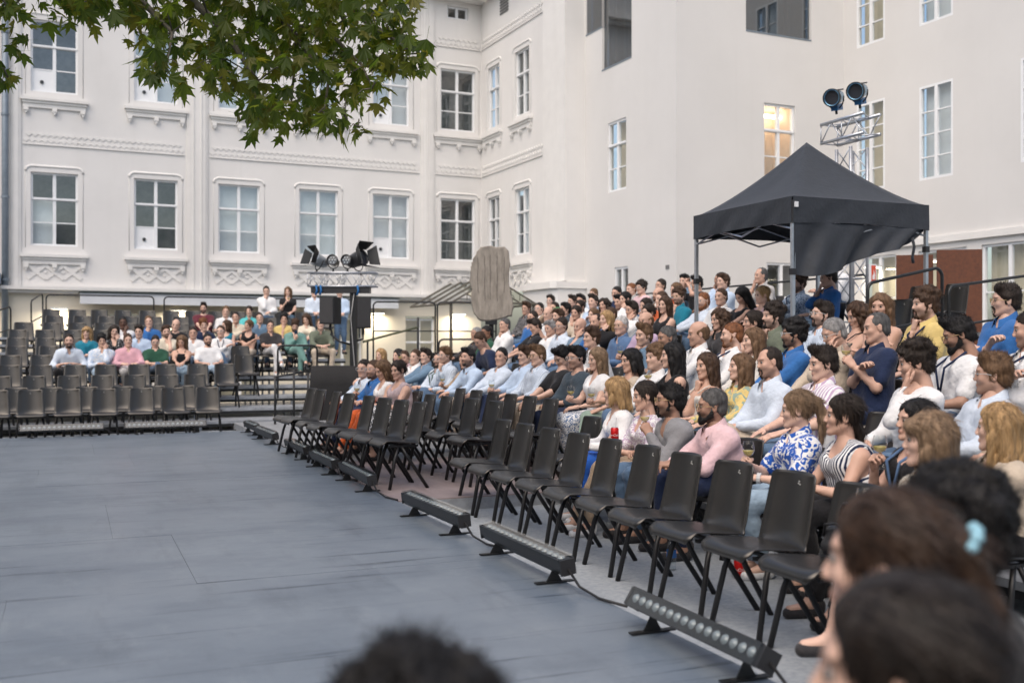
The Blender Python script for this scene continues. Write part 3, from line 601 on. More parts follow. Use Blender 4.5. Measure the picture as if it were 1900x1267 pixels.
MB().tube([(-.37, -.05, 1.70), (-.2, -.03, 1.55), (.0, 0, 1.5)], .02, 8).build('speaker_bracket', darkmetal, tw, True); MB().tube([(.235, 0, 1.72), (.235, 0, 1.6), (.06, 0, 1.55)], .02, 8).build('speaker_bracket', darkmetal, tw, True)
def par(loc, aim, r, L, label, body, n=16, yoke=True, doors=False, cat='spotlight', leds=False):
    """par can: lathe body with lens, yoke, optional barn doors; local -Y is the beam"""
    rt = tag(empty('stage_lamp', loc), label, cat); rt.rotation_euler = aim
    b = MB(); b.lathe([(.0, L), (r * .55, L), (r * .82, L * .82), (r * .9, L * .5), (r, L * .12), (r * 1.06, .0), (r * 1.06, -.03), (r * .92, -.03), (r * .9, .02)], n)
    b.v = [(x, z, y) for x, y, z in b.v]; b.f = [tuple(reversed(f)) for f in b.f]; b.build('can', body, rt, True)
    lm = MB(); lm.lathe([(0, .0), (r * .9, .004)], n); lm.v = [(x, z, y) for x, y, z in lm.v]; lm.build('lens', M('dark_lens', (.03, .03, .035), .15, spec=1), rt)
    if leds:
        for k in range(7):
            a = k * math.pi / 3; q = 0 if k == 6 else r * .55
            MB().tube([(q * math.cos(a), -.004, q * math.sin(a)), (q * math.cos(a), -.012, q * math.sin(a))], r * .17, 8).build('led', M('clear_led_lens'), rt)
    if yoke:
        pts = [(-r * 1.12, L * .4, 0)] + [(-r * 1.12 * math.cos(t), L * .4, -r * 1.5 * math.sin(t)) for t in [k / 8 * math.pi for k in range(1, 8)]] + [(r * 1.12, L * .4, 0)]
        MB().tube(pts, .010, 6).build('yoke', darkmetal, rt, True); MB().tube([(0, L * .4, -r * 1.5), (0, L * .4, -r * 1.5 - .07)], .018, 8).build('clamp', darkmetal, rt)
    if doors:
        for k in range(4):
            a = k * math.pi / 2; ca, sa = math.cos(a), math.sin(a); d = MB(); q = [(-r * .9, -.03, r), (r * .9, -.03, r), (r * 1.3, -.03 - r * 1.15, r * 1.65), (-r * 1.3, -.03 - r * 1.15, r * 1.65)]
            q2 = [(x, y, z + .006) for x, y, z in q]; rot = lambda p: (p[0] * ca - p[2] * sa, p[1], p[0] * sa + p[2] * ca)
            d.add([rot(p) for p in q + q2], [(0, 1, 2, 3), (7, 6, 5, 4), (0, 4, 5, 1), (1, 5, 6, 2), (2, 6, 7, 3), (3, 7, 4, 0)]).build('barn_door', darkmetal, rt)
    return rt
blk = M('black_can', (.02, .021, .023), .4); z0 = 2.98
par(tl(-.66, 0, 3.0), (R(-20), 0, R(-23 - 50)), .12, .26, 'black spotlight with barn doors at the left end of the mast truss', M('silver_can', (.35, .38, .40), .35, metal=.6), doors=True)
par(tl(-.34, 0, 2.98), (R(-8), 0, R(-23 - 5)), .10, .22, 'small round LED spotlight, left of the pair on the mast truss', blk, leds=True)
par(tl(-.08, 0, 2.98), (R(-8), 0, R(-23 - 12)), .10, .22, 'small round LED spotlight, right of the pair on the mast truss', blk, leds=True)
par(tl(.2, .05, 3.03), (R(-15), 0, R(-23 + 55)), .15, .34, 'large black spotlight with grey barn doors at the right end of the mast truss', blk, doors=True)

# ------------------------------------------------------------------ truss tower with two blue lamps
t2 = tag(empty('truss_tower', (10.16, 11.65, 1.1)), 'silver square truss tower rising behind the gazebo', 'truss tower')
truss('upright', t2, (0, 0, 0), (0, 0, 3.06), .29, .29, .024, .009, 10)
truss('cross_beam', t2, (-.02, .45, 3.33), (-.02, -.42, 3.33), .30, .27, .024, .009, 4)
MB().box(-.3, .3, -.3, .3, 0, .012).build('base_plate', alu, t2)
sb = M('chrome_blue_can', (.16, .30, .42), .22, metal=.75, var=.3, scale=14)
def bluelamp(loc, rz, label):
    p = par(loc, (R(14), R(0), rz), .115, .27, label, sb, n=20)
    MB().lathe([(.122, 0), (.13, 0), (.13, .04), (.122, .04)], 20).build('rim', darkmetal, p, mtx=Matrix.Translation((0, -.035, 0)) @ Matrix.Rotation(R(-90), 4, 'X'))
    MB().box(-.05, .05, .04, .24, -.19, -.10).build('ballast_box', M('blue_box', (.015, .11, .26), .4), p)
    for a in (-.07, .07): MB().box(a - .008, a + .008, .02, .26, .085, .105).build('cooling_fin', darkmetal, p)
bluelamp((10.05, 11.93, 4.93), R(-62), 'blue and chrome spotlight on the truss tower, left of the pair'); bluelamp((10.1, 11.5, 4.93), R(-62), 'blue and chrome spotlight on the truss tower, right of the pair')

# ------------------------------------------------------------------ gazebo
gz = tag(empty('gazebo', (7.47, 9.53, 0)), 'black pop up gazebo on silver legs standing over the upper seats', 'gazebo')
W = 2.0; ez = 3.06; pk = 3.92; fab = M('navy_black_canvas', (.020, .025, .033), .72, var=.15, scale=9, bump=.25, bscale=26, sheen=.08)
m = MB(); N = 14; K4 = 12; fr = []
for i in range(N):
    d = 1 - i / N; z = ez + (pk - ez) * (1 - d) ** 1.3
    for k in range(4):
        (ax_, ay_), (bx_, by_) = [(-1, -1), (1, -1), (1, 1), (-1, 1)][k], [(1, -1), (1, 1), (-1, 1), (-1, -1)][k]
        for q in range(K4):
            t = q / K4; sag = -.05 * math.sin(math.pi * t) * d * (1 - d) * 2.2 + .007 * math.sin(9 * t + 5 * d + k) * d * (1 - d) * 4 * math.sin(math.pi * t)
            m.v.append((W / 2 + d * W / 2 * (ax_ + (bx_ - ax_) * t), W / 2 + d * W / 2 * (ay_ + (by_ - ay_) * t), z + sag))
m.v.append((W / 2, W / 2, pk)); nn = 4 * K4
m.f = [(i * nn + q, i * nn + (q + 1) % nn, (i + 1) * nn + (q + 1) % nn, (i + 1) * nn + q) for i in range(N - 1) for q in range(nn)] + [((N - 1) * nn + q, (N - 1) * nn + (q + 1) % nn, N * nn) for q in range(nn)]; m.m = [0] * len(m.f)
cn = m.build('canopy', fab, gz, True)
def cloth_strip(a, b, ztop, zbot, nm, off, root, seed, nx=40, nz=8, amp=.02):
    g = MB(); a = Vector(a); b = Vector(b); d = b - a; nrm = Vector((d.y, -d.x, 0)).normalized()
    for i in range(nx + 1):
        t = i / nx; p = a.lerp(b, t); z1 = ztop(t); z0 = zbot(t)
        for k in range(nz + 1):
            q = k / nz; z = z1 + (z0 - z1) * q; w = amp * q ** .7 * (math.sin(13 * t + seed + 2.2 * q) + .6 * math.sin(29 * t + 5 * q + seed * 2)) * min(1, 8 * t, 8 * (1 - t) + .3)
            g.v.append(tuple(p + nrm * (off + w) + Vector((0, 0, z))))
    g.f = [(i * (nz + 1) + k, (i + 1) * (nz + 1) + k, (i + 1) * (nz + 1) + k + 1, i * (nz + 1) + k + 1) for i in range(nx) for k in range(nz)]; g.m = [0] * len(g.f)
    return g.build(nm, fab, root, True)
cor = [(0, 0), (W, 0), (W, W), (0, W)]
for k in range(4):
    a, b = cor[k], cor[(k + 1) % 4]
    cloth_strip((*a, 0), (*b, 0), lambda t: ez + .004, lambda t: ez - .30 + .03 * math.sin(math.pi * t), 'valance', .012, gz, k * 1.7, amp=.012)
def flap(t):
    pts = [(0, 2.19), (.10, 2.16), (.22, 2.19), (.35, 2.26), (.48, 2.38), (.58, 2.45), (.70, 2.50), (.80, 2.54), (.87, 2.60), (.92, 2.69), (.95, 2.75)]
    for (t0, z0), (t1, z1) in zip(pts, pts[1:]):
        if t0 <= t <= t1: return z0 + (z1 - z0) * (t - t0) / (t1 - t0)
    return 2.755
cloth_strip((.02, -.0, 0), (W * .96, -.0, 0), lambda t: ez - .28, lambda t: flap(t * .95), 'side_curtain', .004, gz, 3, nx=60, nz=16, amp=.07)
MB().tube([(1.72, -.03, 2.66), (1.74, -.04, 2.55), (1.72, -.03, 2.43), (1.735, -.03, 2.36)], .018, 5).build('tie_strap', fab, gz, True)
MB().box(.01, .06, -.03, -.02, 2.94, 3.0).build('care_tag', M('white_tag', (.7, .7, .7), .6), gz)
fl = [(.02, .02, RZ[6]), (W - .02, .02, RZ[8]), (W - .02, W - .02, RZ[8]), (.02, W - .02, RZ[6])]
for x, y, z in fl:
    m = MB(); m.box(x - .02, x + .02, y - .02, y + .02, z + .9, 3.02); m.box(x - .015, x + .015, y - .015, y + .015, z, z + .9); m.box(x - .05, x + .05, y - .05, y + .05, z, z + .006); m.build('leg', alu, gz)
    MB().box(x - .03, x + .03, y - .03, y + .03, 2.18 if z < 1 else 2.5, 2.25 if z < 1 else 2.57).build('leg_clamp', MATS['end_cap_black'], gz)
for a, b in zip(cor, cor[1:] + cor[:1]):
    A, B = Vector((*a, 2.95)), Vector((*b, 2.95)); c = Vector((W / 2, W / 2, 0)); A2 = A.lerp(Vector((c.x, c.y, 2.95)), .03); B2 = B.lerp(Vector((c.x, c.y, 2.95)), .03); h = A2.lerp(B2, .5)
    s = MB()
    for p, q in ((A2, h), (h, B2)): s.tube([p, q - Vector((0, 0, .25))], .012, 5); s.tube([p - Vector((0, 0, .25)), q], .012, 5)
    s.build('scissor_bar', alu, gz)

# ------------------------------------------------------------------ stone slab, rusty slabs, sign
stone = M('weathered_sandstone', (.37, .33, .28), .95, c2=(.20, .178, .15), scale=6, bump=.6, bscale=24, stretch=(1.6, 1.6, .45), detail=10)
ste = tag(empty('stone_slab', (7.82, 19.49, -.1), R(-23)), 'weathered standing stone slab with carved grooves, raised on a black post', 'stone slab')
ol = [(879, 480), (886, 468), (893, 459), (906, 457), (922, 459), (937, 459), (945, 468), (947, 492), (944, 512), (946, 534), (950, 552), (953, 570), (950, 586), (930, 591), (908, 597), (889, 594), (880, 582), (874, 560), (876, 538), (872, 520), (874, 500), (876, 488)]
K = 21 / 1930.
def dense(o, n=3): 
    r = []
    for i in range(len(o)):
        a, b = o[i], o[(i + 1) % len(o)]
        for k in range(n): t = k / n; r.append((a[0] + (b[0] - a[0]) * t + rnd.uniform(-.9, .9), a[1] + (b[1] - a[1]) * t + rnd.uniform(-.9, .9)))
    return r
o2 = [((u - 912) * K, 1.49 + (640 - v) * K) for u, v in dense(ol)]; cx = sum(p[0] for p in o2) / len(o2); cz = sum(p[1] for p in o2) / len(o2); n = len(o2)
m = MB(); rings = [(.97, -.125), (1., -.10), (1.01, 0), (1., .10), (.96, .125)]
for s, y in rings: m.v += [(cx + (x - cx) * s, y + rnd.uniform(-.004, .004), cz + (z - cz) * s) for x, z in o2]
m.f = [(k * n + i, k * n + (i + 1) % n, (k + 1) * n + (i + 1) % n, (k + 1) * n + i) for k in range(4) for i in range(n)] + [tuple(range(n - 1, -1, -1)), tuple(range(4 * n, 5 * n))]; m.m = [0] * len(m.f)
m.build('slab', stone, ste)
for gx in (-.27, -.13, -.02, .12, .26):
    g = MB(); pts = [(gx + .006 * math.sin(5 * k + gx * 9), -.1255, 3.30 - .2 * abs(gx) - k * .1) for k in range(10 if abs(gx) < .2 else 8)]; g.tube(pts, .007, 5); g.build('carved_groove', M('groove_dark_stone', (.16, .14, .12), .95, var=.3, scale=20), ste)
MB().tube([(0, 0, 0), (0, 0, 2.2)], .05, 10).build('post', darkmetal, ste); MB().box(-.12, .12, -.10, .10, 1.90, 2.0).build('bracket', darkmetal, ste)
for x0, D, wd, top, lb in [(1697, 17.0, .57, 2.86, 'rusty steel slab, lower of the two, behind the gazebo leg'), (1780, 16.6, .68, 2.91, 'rusty steel slab, taller right hand one behind the top rail')]:
    t = (x0 - 950) / 1930; X, Y = D * (.3907 + t * .9205), D * (.9205 - t * .3907)
    r = tag(empty('steel_slab', (X, Y, -.12), R(-23 - 12)), lb, 'steel slab', 'rusty steel slabs')
    MB().bbox(-wd / 2, wd / 2, -.02, .02, 0, top + .12, .004).build('plate', rust, r); MB().box(-wd / 2 - .05, wd / 2 + .05, -.15, .15, 0, .02).build('foot_plate', rust, r)
sg = tag(empty('fire_sign', (11.6, 12.85, 2.36), R(-35)), 'small red and white fire sign behind the truss tower', 'sign')
MB().box(-.07, .07, -.006, .006, 0, .30).build('board', M('white_tag'), sg); MB().box(-.005, .06, -.009, -.0065, .02, .28).build('red_field', M('sign_red', (.55, .07, .03), .5), sg)
fm = MB(); fm.add([(.012, -.0105, .06), (.045, -.0105, .06), (.05, -.0105, .13), (.03, -.0105, .22), (.03, -.0105, .15), (.012, -.0105, .12)], [(0, 1, 2, 3, 4, 5)]); fm.build('flame_symbol', M('white_tag'), sg)
# technical platform behind the top tier
tp = tag(empty('tech_platform', (11.5, 9.4, -.1)), 'dark raised platform behind the top tier', 'platform')
MB().box(.0, 3.2, 0, 11.5, 1.40, 1.47).build('deck', deck, tp)
m = MB()
for x in (.1, 3.0):
    for y in (.2, 4, 8, 11.2): m.box(x, x + .06, y, y + .06, 0, 1.395)
m.build('posts', darkmetal, tp)
# ------------------------------------------------------------------ figures: distance-field bodies meshed by surface nets
class Field:
    def __init__(s, lo, hi, h):
        s.lo = np.array(lo, np.float32); s.h = h
        s.ax = [np.arange(lo[i], hi[i] + h, h, dtype=np.float32) for i in range(3)]
        s.a = np.full([len(x) for x in s.ax], .15, np.float32)
    def sub(s, mn, mx):
        sl = []
        for i in range(3):
            a = max(0, int((mn[i] - s.lo[i]) / s.h)); b = min(len(s.ax[i]), int((mx[i] - s.lo[i]) / s.h) + 2)
            if b <= a: return None
            sl.append(slice(a, b))
        return tuple(sl), s.ax[0][sl[0]][:, None, None], s.ax[1][sl[1]][None, :, None], s.ax[2][sl[2]][None, None, :]
    def put(s, sl, d, k, op='u'):
        a = s.a[sl]
        if op == 'u':
            if k: hh = np.maximum(k - np.abs(a - d), 0) / k; s.a[sl] = np.minimum(a, d) - hh * hh * k * .25
            else: s.a[sl] = np.minimum(a, d)
        else:
            d = -d
            if k: hh = np.maximum(k - np.abs(a - d), 0) / k; s.a[sl] = np.maximum(a, d) + hh * hh * k * .25
            else: s.a[sl] = np.maximum(a, d)
    def cap(s, a, b, ra, rb=None, k=.03, op='u'):
        rb = ra if rb is None else rb; a = np.array(a, np.float32); b = np.array(b, np.float32); r = max(ra, rb) + .07
        g = s.sub(np.minimum(a, b) - r, np.maximum(a, b) + r)
        if g is None: return s
        sl, x, y, z = g; d = b - a; L = float(d @ d) + 1e-9
        px, py, pz = x - a[0], y - a[1], z - a[2]
        t = np.clip((px * d[0] + py * d[1] + pz * d[2]) / L, 0, 1)
        q = np.sqrt((px - t * d[0]) ** 2 + (py - t * d[1]) ** 2 + (pz - t * d[2]) ** 2) - (ra + (rb - ra) * t)
        s.put(sl, q, k, op); return s
    def ell(s, c, r, k=.02, op='u', rot=None):
        c = np.array(c, np.float32); R_ = max(r) + .07; g = s.sub(c - R_, c + R_)
        if g is None: return s
        sl, x, y, z = g; x, y, z = x - c[0], y - c[1], z - c[2]
        if rot is not None:
            m = rot; x, y, z = x * m[0][0] + y * m[1][0] + z * m[2][0], x * m[0][1] + y * m[1][1] + z * m[2][1], x * m[0][2] + y * m[1][2] + z * m[2][2]
        k0 = np.sqrt((x / r[0]) ** 2 + (y / r[1]) ** 2 + (z / r[2]) ** 2); k1 = np.sqrt((x / r[0] ** 2) ** 2 + (y / r[1] ** 2) ** 2 + (z / r[2] ** 2) ** 2) + 1e-6
        s.put(sl, k0 * (k0 - 1) / k1, k, op); return s
    def clip(s, p, n, k=0.0):            # keep the side the normal points away from
        x, y, z = s.ax[0][:, None, None], s.ax[1][None, :, None], s.ax[2][None, None, :]
        d = (x - p[0]) * n[0] + (y - p[1]) * n[1] + (z - p[2]) * n[2]; s.a = np.maximum(s.a, d.astype(np.float32)); return s
    def noise(s, f): s.a = (s.a + f(s.ax[0][:, None, None], s.ax[1][None, :, None], s.ax[2][None, None, :])).astype(np.float32); return s
    def net(s):
        v = s.a; ins = v < 0; n = v.shape
        acc = np.zeros((n[0] - 1, n[1] - 1, n[2] - 1, 3), np.float32); cnt = np.zeros((n[0] - 1, n[1] - 1, n[2] - 1), np.float32); ed = []
        for a in range(3):
            s0 = [slice(None)] * 3; s1 = [slice(None)] * 3; s0[a] = slice(0, -1); s1[a] = slice(1, None)
            cr = np.argwhere(ins[tuple(s0)] != ins[tuple(s1)])
            if len(cr) == 0: ed.append(None); continue
            nb = cr.copy(); nb[:, a] += 1; va = v[cr[:, 0], cr[:, 1], cr[:, 2]]; vb = v[nb[:, 0], nb[:, 1], nb[:, 2]]
            t = va / (va - vb); p = cr.astype(np.float32); p[:, a] += t
            o = [i for i in range(3) if i != a]
            ok = np.ones(len(cr), bool)
            for i in o: ok &= (cr[:, i] > 0) & (cr[:, i] < n[i] - 1)
            for d0 in (0, -1):
                for d1 in (0, -1):
                    c = cr.copy(); c[:, o[0]] += d0; c[:, o[1]] += d1
                    g = np.all((c >= 0) & (c < np.array(acc.shape[:3])), axis=1)
                    np.add.at(acc, tuple(c[g].T), p[g]); np.add.at(cnt, tuple(c[g].T), 1)
            ed.append((cr[ok], va[ok] < 0, o))
        act = cnt > 0; idx = np.full(act.shape, -1, np.int64); idx[act] = np.arange(act.sum())
        V = acc[act] / cnt[act][:, None] * s.h + s.lo; F = []
        for a in range(3):
            if ed[a] is None: continue
            c, pos, o = ed[a]; q = []
            for d0, d1 in ((0, 0), (-1, 0), (-1, -1), (0, -1)):
                e = c.copy(); e[:, o[0]] += d0; e[:, o[1]] += d1; q.append(idx[e[:, 0], e[:, 1], e[:, 2]])
            q = np.stack(q, 1)
            fl = pos if a != 1 else ~pos
            q[~fl] = q[~fl][:, ::-1]; F.append(q)
        return V.astype(np.float64), (np.concatenate(F) if F else np.zeros((0, 4), int))
def npmesh(name, V, F, mats=(), mi=None, attrs=None):
    m = bpy.data.meshes.new(name); m.vertices.add(len(V)); m.vertices.foreach_set('co', np.asarray(V, np.float32).ravel())
    nf = len(F); m.loops.add(nf * 4); m.loops.foreach_set('vertex_index', np.asarray(F, np.int32).ravel())
    m.polygons.add(nf); m.polygons.foreach_set('loop_start', np.arange(0, nf * 4, 4, dtype=np.int32)); m.polygons.foreach_set('loop_total', np.full(nf, 4, np.int32))
    m.polygons.foreach_set('use_smooth', np.ones(nf, bool))
    for a in mats: m.materials.append(a)
    if mi is not None: m.polygons.foreach_set('material_index', np.asarray(mi, np.int32))
    if attrs is not None:
        at = m.color_attributes.new('tint', 'FLOAT_COLOR', 'POINT'); at.data.foreach_set('color', np.asarray(attrs, np.float32).ravel())
    m.update(calc_edges=True); m.validate(); return m
LODS = {0: (.0185, .0060, .0066, .0068), 1: (.027, .0095, .0095, .0095), 2: (.038, .0130, .0140, .0130)}      # body, head, hair, hand
# ---- head templates (origin between the eyes' height and ear line, +Y is the face)
def head_tpl(sex, lod):
    h = LODS[lod][1]; f = Field((-.105, -.125, -.215), (.105, .135, .14), h); mm = sex == 'm'
    f.ell((0, -.014, .036), (.0735, .094, .083), 0); f.ell((0, .024, -.03), (.058, .064, .086) if mm else (.055, .063, .084), .03)
    for s in (-1, 1):
        f.cap((s * .050, -.008, -.055), (s * .021, .060, -.098), .020 if mm else .016, .018 if mm else .014, .025); f.ell((s * .036, .058, -.026), (.022, .022, .020), .02)
    f.ell((0, .070, -.104), (.024, .018, .019) if mm else (.018, .017, .017), .022)
    f.cap((-.034, .074, .022), (.034, .074, .022), .013 if mm else .010, .013 if mm else .010, .02)
    for s in (-1, 1): f.ell((s * .031, .0985, .0), (.018, .016, .012), .012, 's')
    f.cap((0, .081, .010), (0, .0985, -.030), .0070, .0108, .012)
    for s in (-1, 1): f.ell((s * .011, .097, -.036), (.0075, .009, .0065), .008)
    f.ell((0, .083, -.0625), (.021, .0085, .0055), .008); f.ell((0, .0825, -.0730), (.018, .009, .006), .008); f.ell((0, .100, -.068), (.021, .008, .0022), .004, 's')
    for s in (-1, 1): f.ell((s * .075, -.010, -.008), (.009, .019, .031), .008); f.ell((s * .083, -.006, -.004), (.006, .009, .017), .006, 's')
    f.cap((0, -.022, -.06), (0, -.040, -.22), .052 if mm else .046, .058 if mm else .050, .03)
    V, F = f.net(); n = len(V); T = np.zeros((n, 4)); T[:, 3] = 1; x, y, z = V.T
    sm = lambda d, w: np.clip(1 - d / w, 0, 1)
    T[:, 0] = sm(np.sqrt((x / 1.9) ** 2 + ((z + .068) * 1.25) ** 2), .016) * (y > .07) * 1.2
    br = sm(np.abs(z - .021 + .18 * (np.abs(x) - .03) ** 2 * 40 * .3), .0085) * (np.abs(x) > .012) * (np.abs(x) < .050) * (y > .05)
    ey = sm(np.sqrt(((np.abs(x) - .031) / 1.6) ** 2 + (z - .003) ** 2), .0105) * (y > .05)
    T[:, 1] = np.clip(br * 1.15 + ey * .75, 0, 1)
    jaw = np.clip((-.038 - z) / .02, 0, 1) * np.clip((y + .03) / .03, 0, 1) * (z > -.135); jaw = np.maximum(jaw, sm(np.abs(z + .052), .012) * (y > .07) * (np.abs(x) < .03)); jaw *= np.clip((np.sqrt((x / 1.5) ** 2 + ((z + .069) * 1.5) ** 2) - .010) / .008, 0, 1)
    T[:, 2] = np.clip(jaw, 0, 1)
    mi = np.zeros(len(F), int)
    # eyes
    for s in (-1, 1):
        c = np.array((s * .031, .0775, .001)); r = .0112; N, K = 8, 6; ev = []
        for i in range(K + 1):
            for j in range(N): a = math.pi * i / K; b = 2 * math.pi * j / N; ev.append(c + r * np.array((math.sin(a) * math.cos(b), math.cos(a), math.sin(a) * math.sin(b))))
        ef = [(i * N + j, i * N + (j + 1) % N, (i + 1) * N + (j + 1) % N, (i + 1) * N + j) for i in range(K // 2 + 1) for j in range(N)]
        em = [2 if i < 2 else 1 for i in range(K // 2 + 1) for j in range(N)]
        F = np.concatenate([F, np.array(ef) + len(V)]); V = np.concatenate([V, np.array(ev)]); mi = np.concatenate([mi, em]); T = np.concatenate([T, np.tile([0, 0, 0, 1], (len(ev), 1))])
    return V, F, T, mi
def hand_tpl(kind, lod):
    h = LODS[lod][3]; f = Field((-.09, -.04, -.115), (.075, .215, .06), h); rr = 1.0 if lod < 2 else 1.15
    f.cap((0, -.03, 0), (0, .01, 0), .026, .026, 0); kn = [(-.030, .088), (-.010, .094), (.011, .090), (.030, .080)]
    for kx, ky in kn: f.cap((kx * .6, .012, 0), (kx, ky, 0), .017, .0145, .012)
    curl = {'relax': (22, 30, 22), 'grip': (58, 62, 40), 'flat': (8, 10, 6), 'fist': (70, 85, 50)}[kind]
    for i, (kx, ky) in enumerate(kn):
        L = [(.044, .026, .021), (.049, .030, .022), (.045, .028, .022), (.035, .021, .019)][i]; p = np.array((kx, ky, 0.)); a = 0
        for q in range(3):
            a += math.radians(curl[q] + (i - 1.5) * 3); d = np.array(((kx) * .7 * (.5 if kind == 'grip' else 1), math.cos(a), -math.sin(a))); d /= np.linalg.norm(d); e = p + d * L[q]
            f.cap(p, e, (.0095 - .0008 * q) * rr, (.0088 - .0008 * q) * rr, .004); p = e
    tb = {'relax': [(-.024, .025, -.006), (-.052, .055, -.02), (-.058, .085, -.028), (-.056, .108, -.034)], 'grip': [(-.024, .025, -.008), (-.046, .05, -.034), (-.036, .078, -.058), (-.018, .095, -.068)], 'flat': [(-.024, .025, -.004), (-.058, .052, -.01), (-.072, .080, -.012), (-.078, .104, -.014)], 'fist': [(-.024, .025, -.008), (-.046, .05, -.03), (-.03, .078, -.05), (-.01, .085, -.055)]}[kind]
    for q in range(3): f.cap(tb[q], tb[q + 1], (.0155, .0115, .0105)[q] * rr, (.0115, .0105, .009)[q] * rr, .008)
    return f.net()
def wavy(fr, am, z=18.): return lambda x, y, zz: (am * (np.sin(np.arctan2(x, -y - .0) * fr + 3 * np.sin(zz * z)) + .6 * np.sin(np.arctan2(x, y + .3) * fr * 2.3 + zz * 30 + 2 * np.sin(zz * 44)))).astype(np.float32)
def blob(fr, am): return lambda x, y, z: (am * (np.sin(fr * x + 2 * np.sin(fr * .7 * y)) * np.sin(fr * y + 1.7 * np.sin(fr * .6 * z)) + .7 * np.sin(fr * 1.1 * z + 2 * np.sin(fr * .8 * x)))).astype(np.float32)
def hair_tpl(kind, lod):
    h = LODS[lod][2]; base = kind.split('_')[0]; lng = base in ('long', 'wavy', 'fringe', 'braid', 'bob', 'pony', 'half')
    f = Field((-.17, -.24, -.44 if lng else -.16), (.17, .15, .175), h)
    if base in ('short', 'quiff', 'side', 'curly', 'messy', 'afro'):
        g = {'short': .001, 'quiff': .004, 'side': .005, 'curly': .012, 'messy': .009, 'afro': .024}[base]
        f.ell((0, -.018, .040), (.0745 + g, .096 + g, .083 + g), 0)
        for s in (-1, 1): f.cap((s * .070, -.005, .02), (s * .069, .010, -.022), .011 + g * .3, .006, .02)
        f.ell((0, -.055, -.02), (.066 + g * .4, .056 + g * .5, .06), .02)
        if base == 'quiff': f.cap((-.03, .055, .105), (.035, .060, .108), .030, .026, .03)
        if base == 'side': f.cap((-.045, .050, .098), (.05, .045, .088), .028, .024, .03)
        if base in ('messy', 'curly', 'afro'):
            rr = random.Random(3)
            for i in range(26):
                a = rr.uniform(0, 6.28); e = rr.uniform(.25, 1.5); p = np.array((math.cos(a) * math.cos(e) * .08, math.sin(a) * math.cos(e) * .10 - .02, math.sin(e) * .09 + .042)); f.ell(p, (.024 + g * .4,) * 3, .012)
        f.ell((0, .105, -.046), (.075, .082, .112), .02, 's'); f.ell((0, .10, -.01), (.062, .052, .066), .012, 's')
        f.clip((0, 0, -.070), (0, .35, -.95)); f.noise(blob(75, .0022)); f.noise(wavy(21, .0016) if base in ('short', 'quiff', 'side') else blob(120, .0035))
    elif base == 'receding':
        f.ell((0, -.020, .037), (.0765, .097, .0855), 0); f.ell((0, -.055, -.02), (.068, .056, .06), .02)
        f.ell((0, .098, -.03), (.080, .078, .130), .015, 's')
        for s in (-1, 1): f.ell((s * .042, .075, .095), (.030, .050, .045), .012, 's')
        f.clip((0, 0, -.068), (0, .35, -.95)); f.noise(wavy(17, .0015))
    elif base == 'balding':
        f.ell((0, -.024, .020), (.0775, .094, .080), 0); f.ell((0, -.055, -.02), (.068, .056, .06), .02); f.ell((0, .015, .11), (.085, .12, .095), .01, 's'); f.ell((0, .10, -.03), (.082, .095, .135), .015, 's'); f.clip((0, 0, -.066), (0, .35, -.95)); f.noise(wavy(17, .0012))
    else:
        f.ell((0, -.018, .038), (.082, .105, .092), 0)
        if base in ('long', 'wavy', 'fringe', 'braid', 'bob', 'half'):
            zb = {'long': -.33, 'wavy': -.30, 'fringe': -.34, 'braid': -.12, 'bob': -.14, 'half': -.36}[base]
            for s in (-1, 1):
                f.cap((s * .060, .010, .06), (s * .078, .012, -.05), .026, .022, .03); f.cap((s * .078, .012, -.05), (s * .088, .022 if base != 'half' else -.03, zb + .03), .024, .020, .03)
                f.cap((s * .062, -.045, .02), (s * .072, -.070, zb), .050, .034, .03)
            f.cap((0, -.075, .02), (0, -.105, zb - .02), .058, .036, .03)
        if base == 'braid':
            for i in range(9): f.ell((.072 + .012 * math.sin(i * .5) , .015 + i * .008, -.10 - i * .034), (.030 - .001 * i, .026, .024), .008)
        if base == 'pony':
            f.ell((0, -.115, .045), (.028, .028, .028), .015); f.cap((0, -.135, .04), (0, -.165, -.06), .030, .034, .02); f.cap((0, -.165, -.06), (0, -.135, -.21), .034, .014, .02)
        if base == 'bun': f.ell((0, -.118, -.005), (.038, .032, .036), .015)
        if base == 'low': f.cap((0, -.085, -.055), (.01, -.105, -.10), .030, .026, .02); f.cap((.01, -.105, -.10), (.015, -.10, -.24), .028, .016, .02)
        f.ell((0, .115, -.058), (.070, .090, .132), .018, 's')
        if base == 'fringe': f.cap((-.045, .074, .055), (.045, .074, .055), .026, .026, .02); f.ell((0, .105, -.05), (.066, .05, .088), .01, 's')
        else: f.ell((0, .10, .0), (.060, .052, .062), .012, 's')
        if base in ('pony', 'bun', 'low'): f.ell((0, -.02, -.14), (.06, .075, .085), .02, 's'); [f.ell((s * .082, -.004, -.02), (.02, .03, .04), .01, 's') for s in (-1, 1)]
        f.noise(wavy(15, .0018 if '_' in kind else .0035, 22.) if base not in ('wavy',) else wavy(9, .008, 40.))
    return f.net()
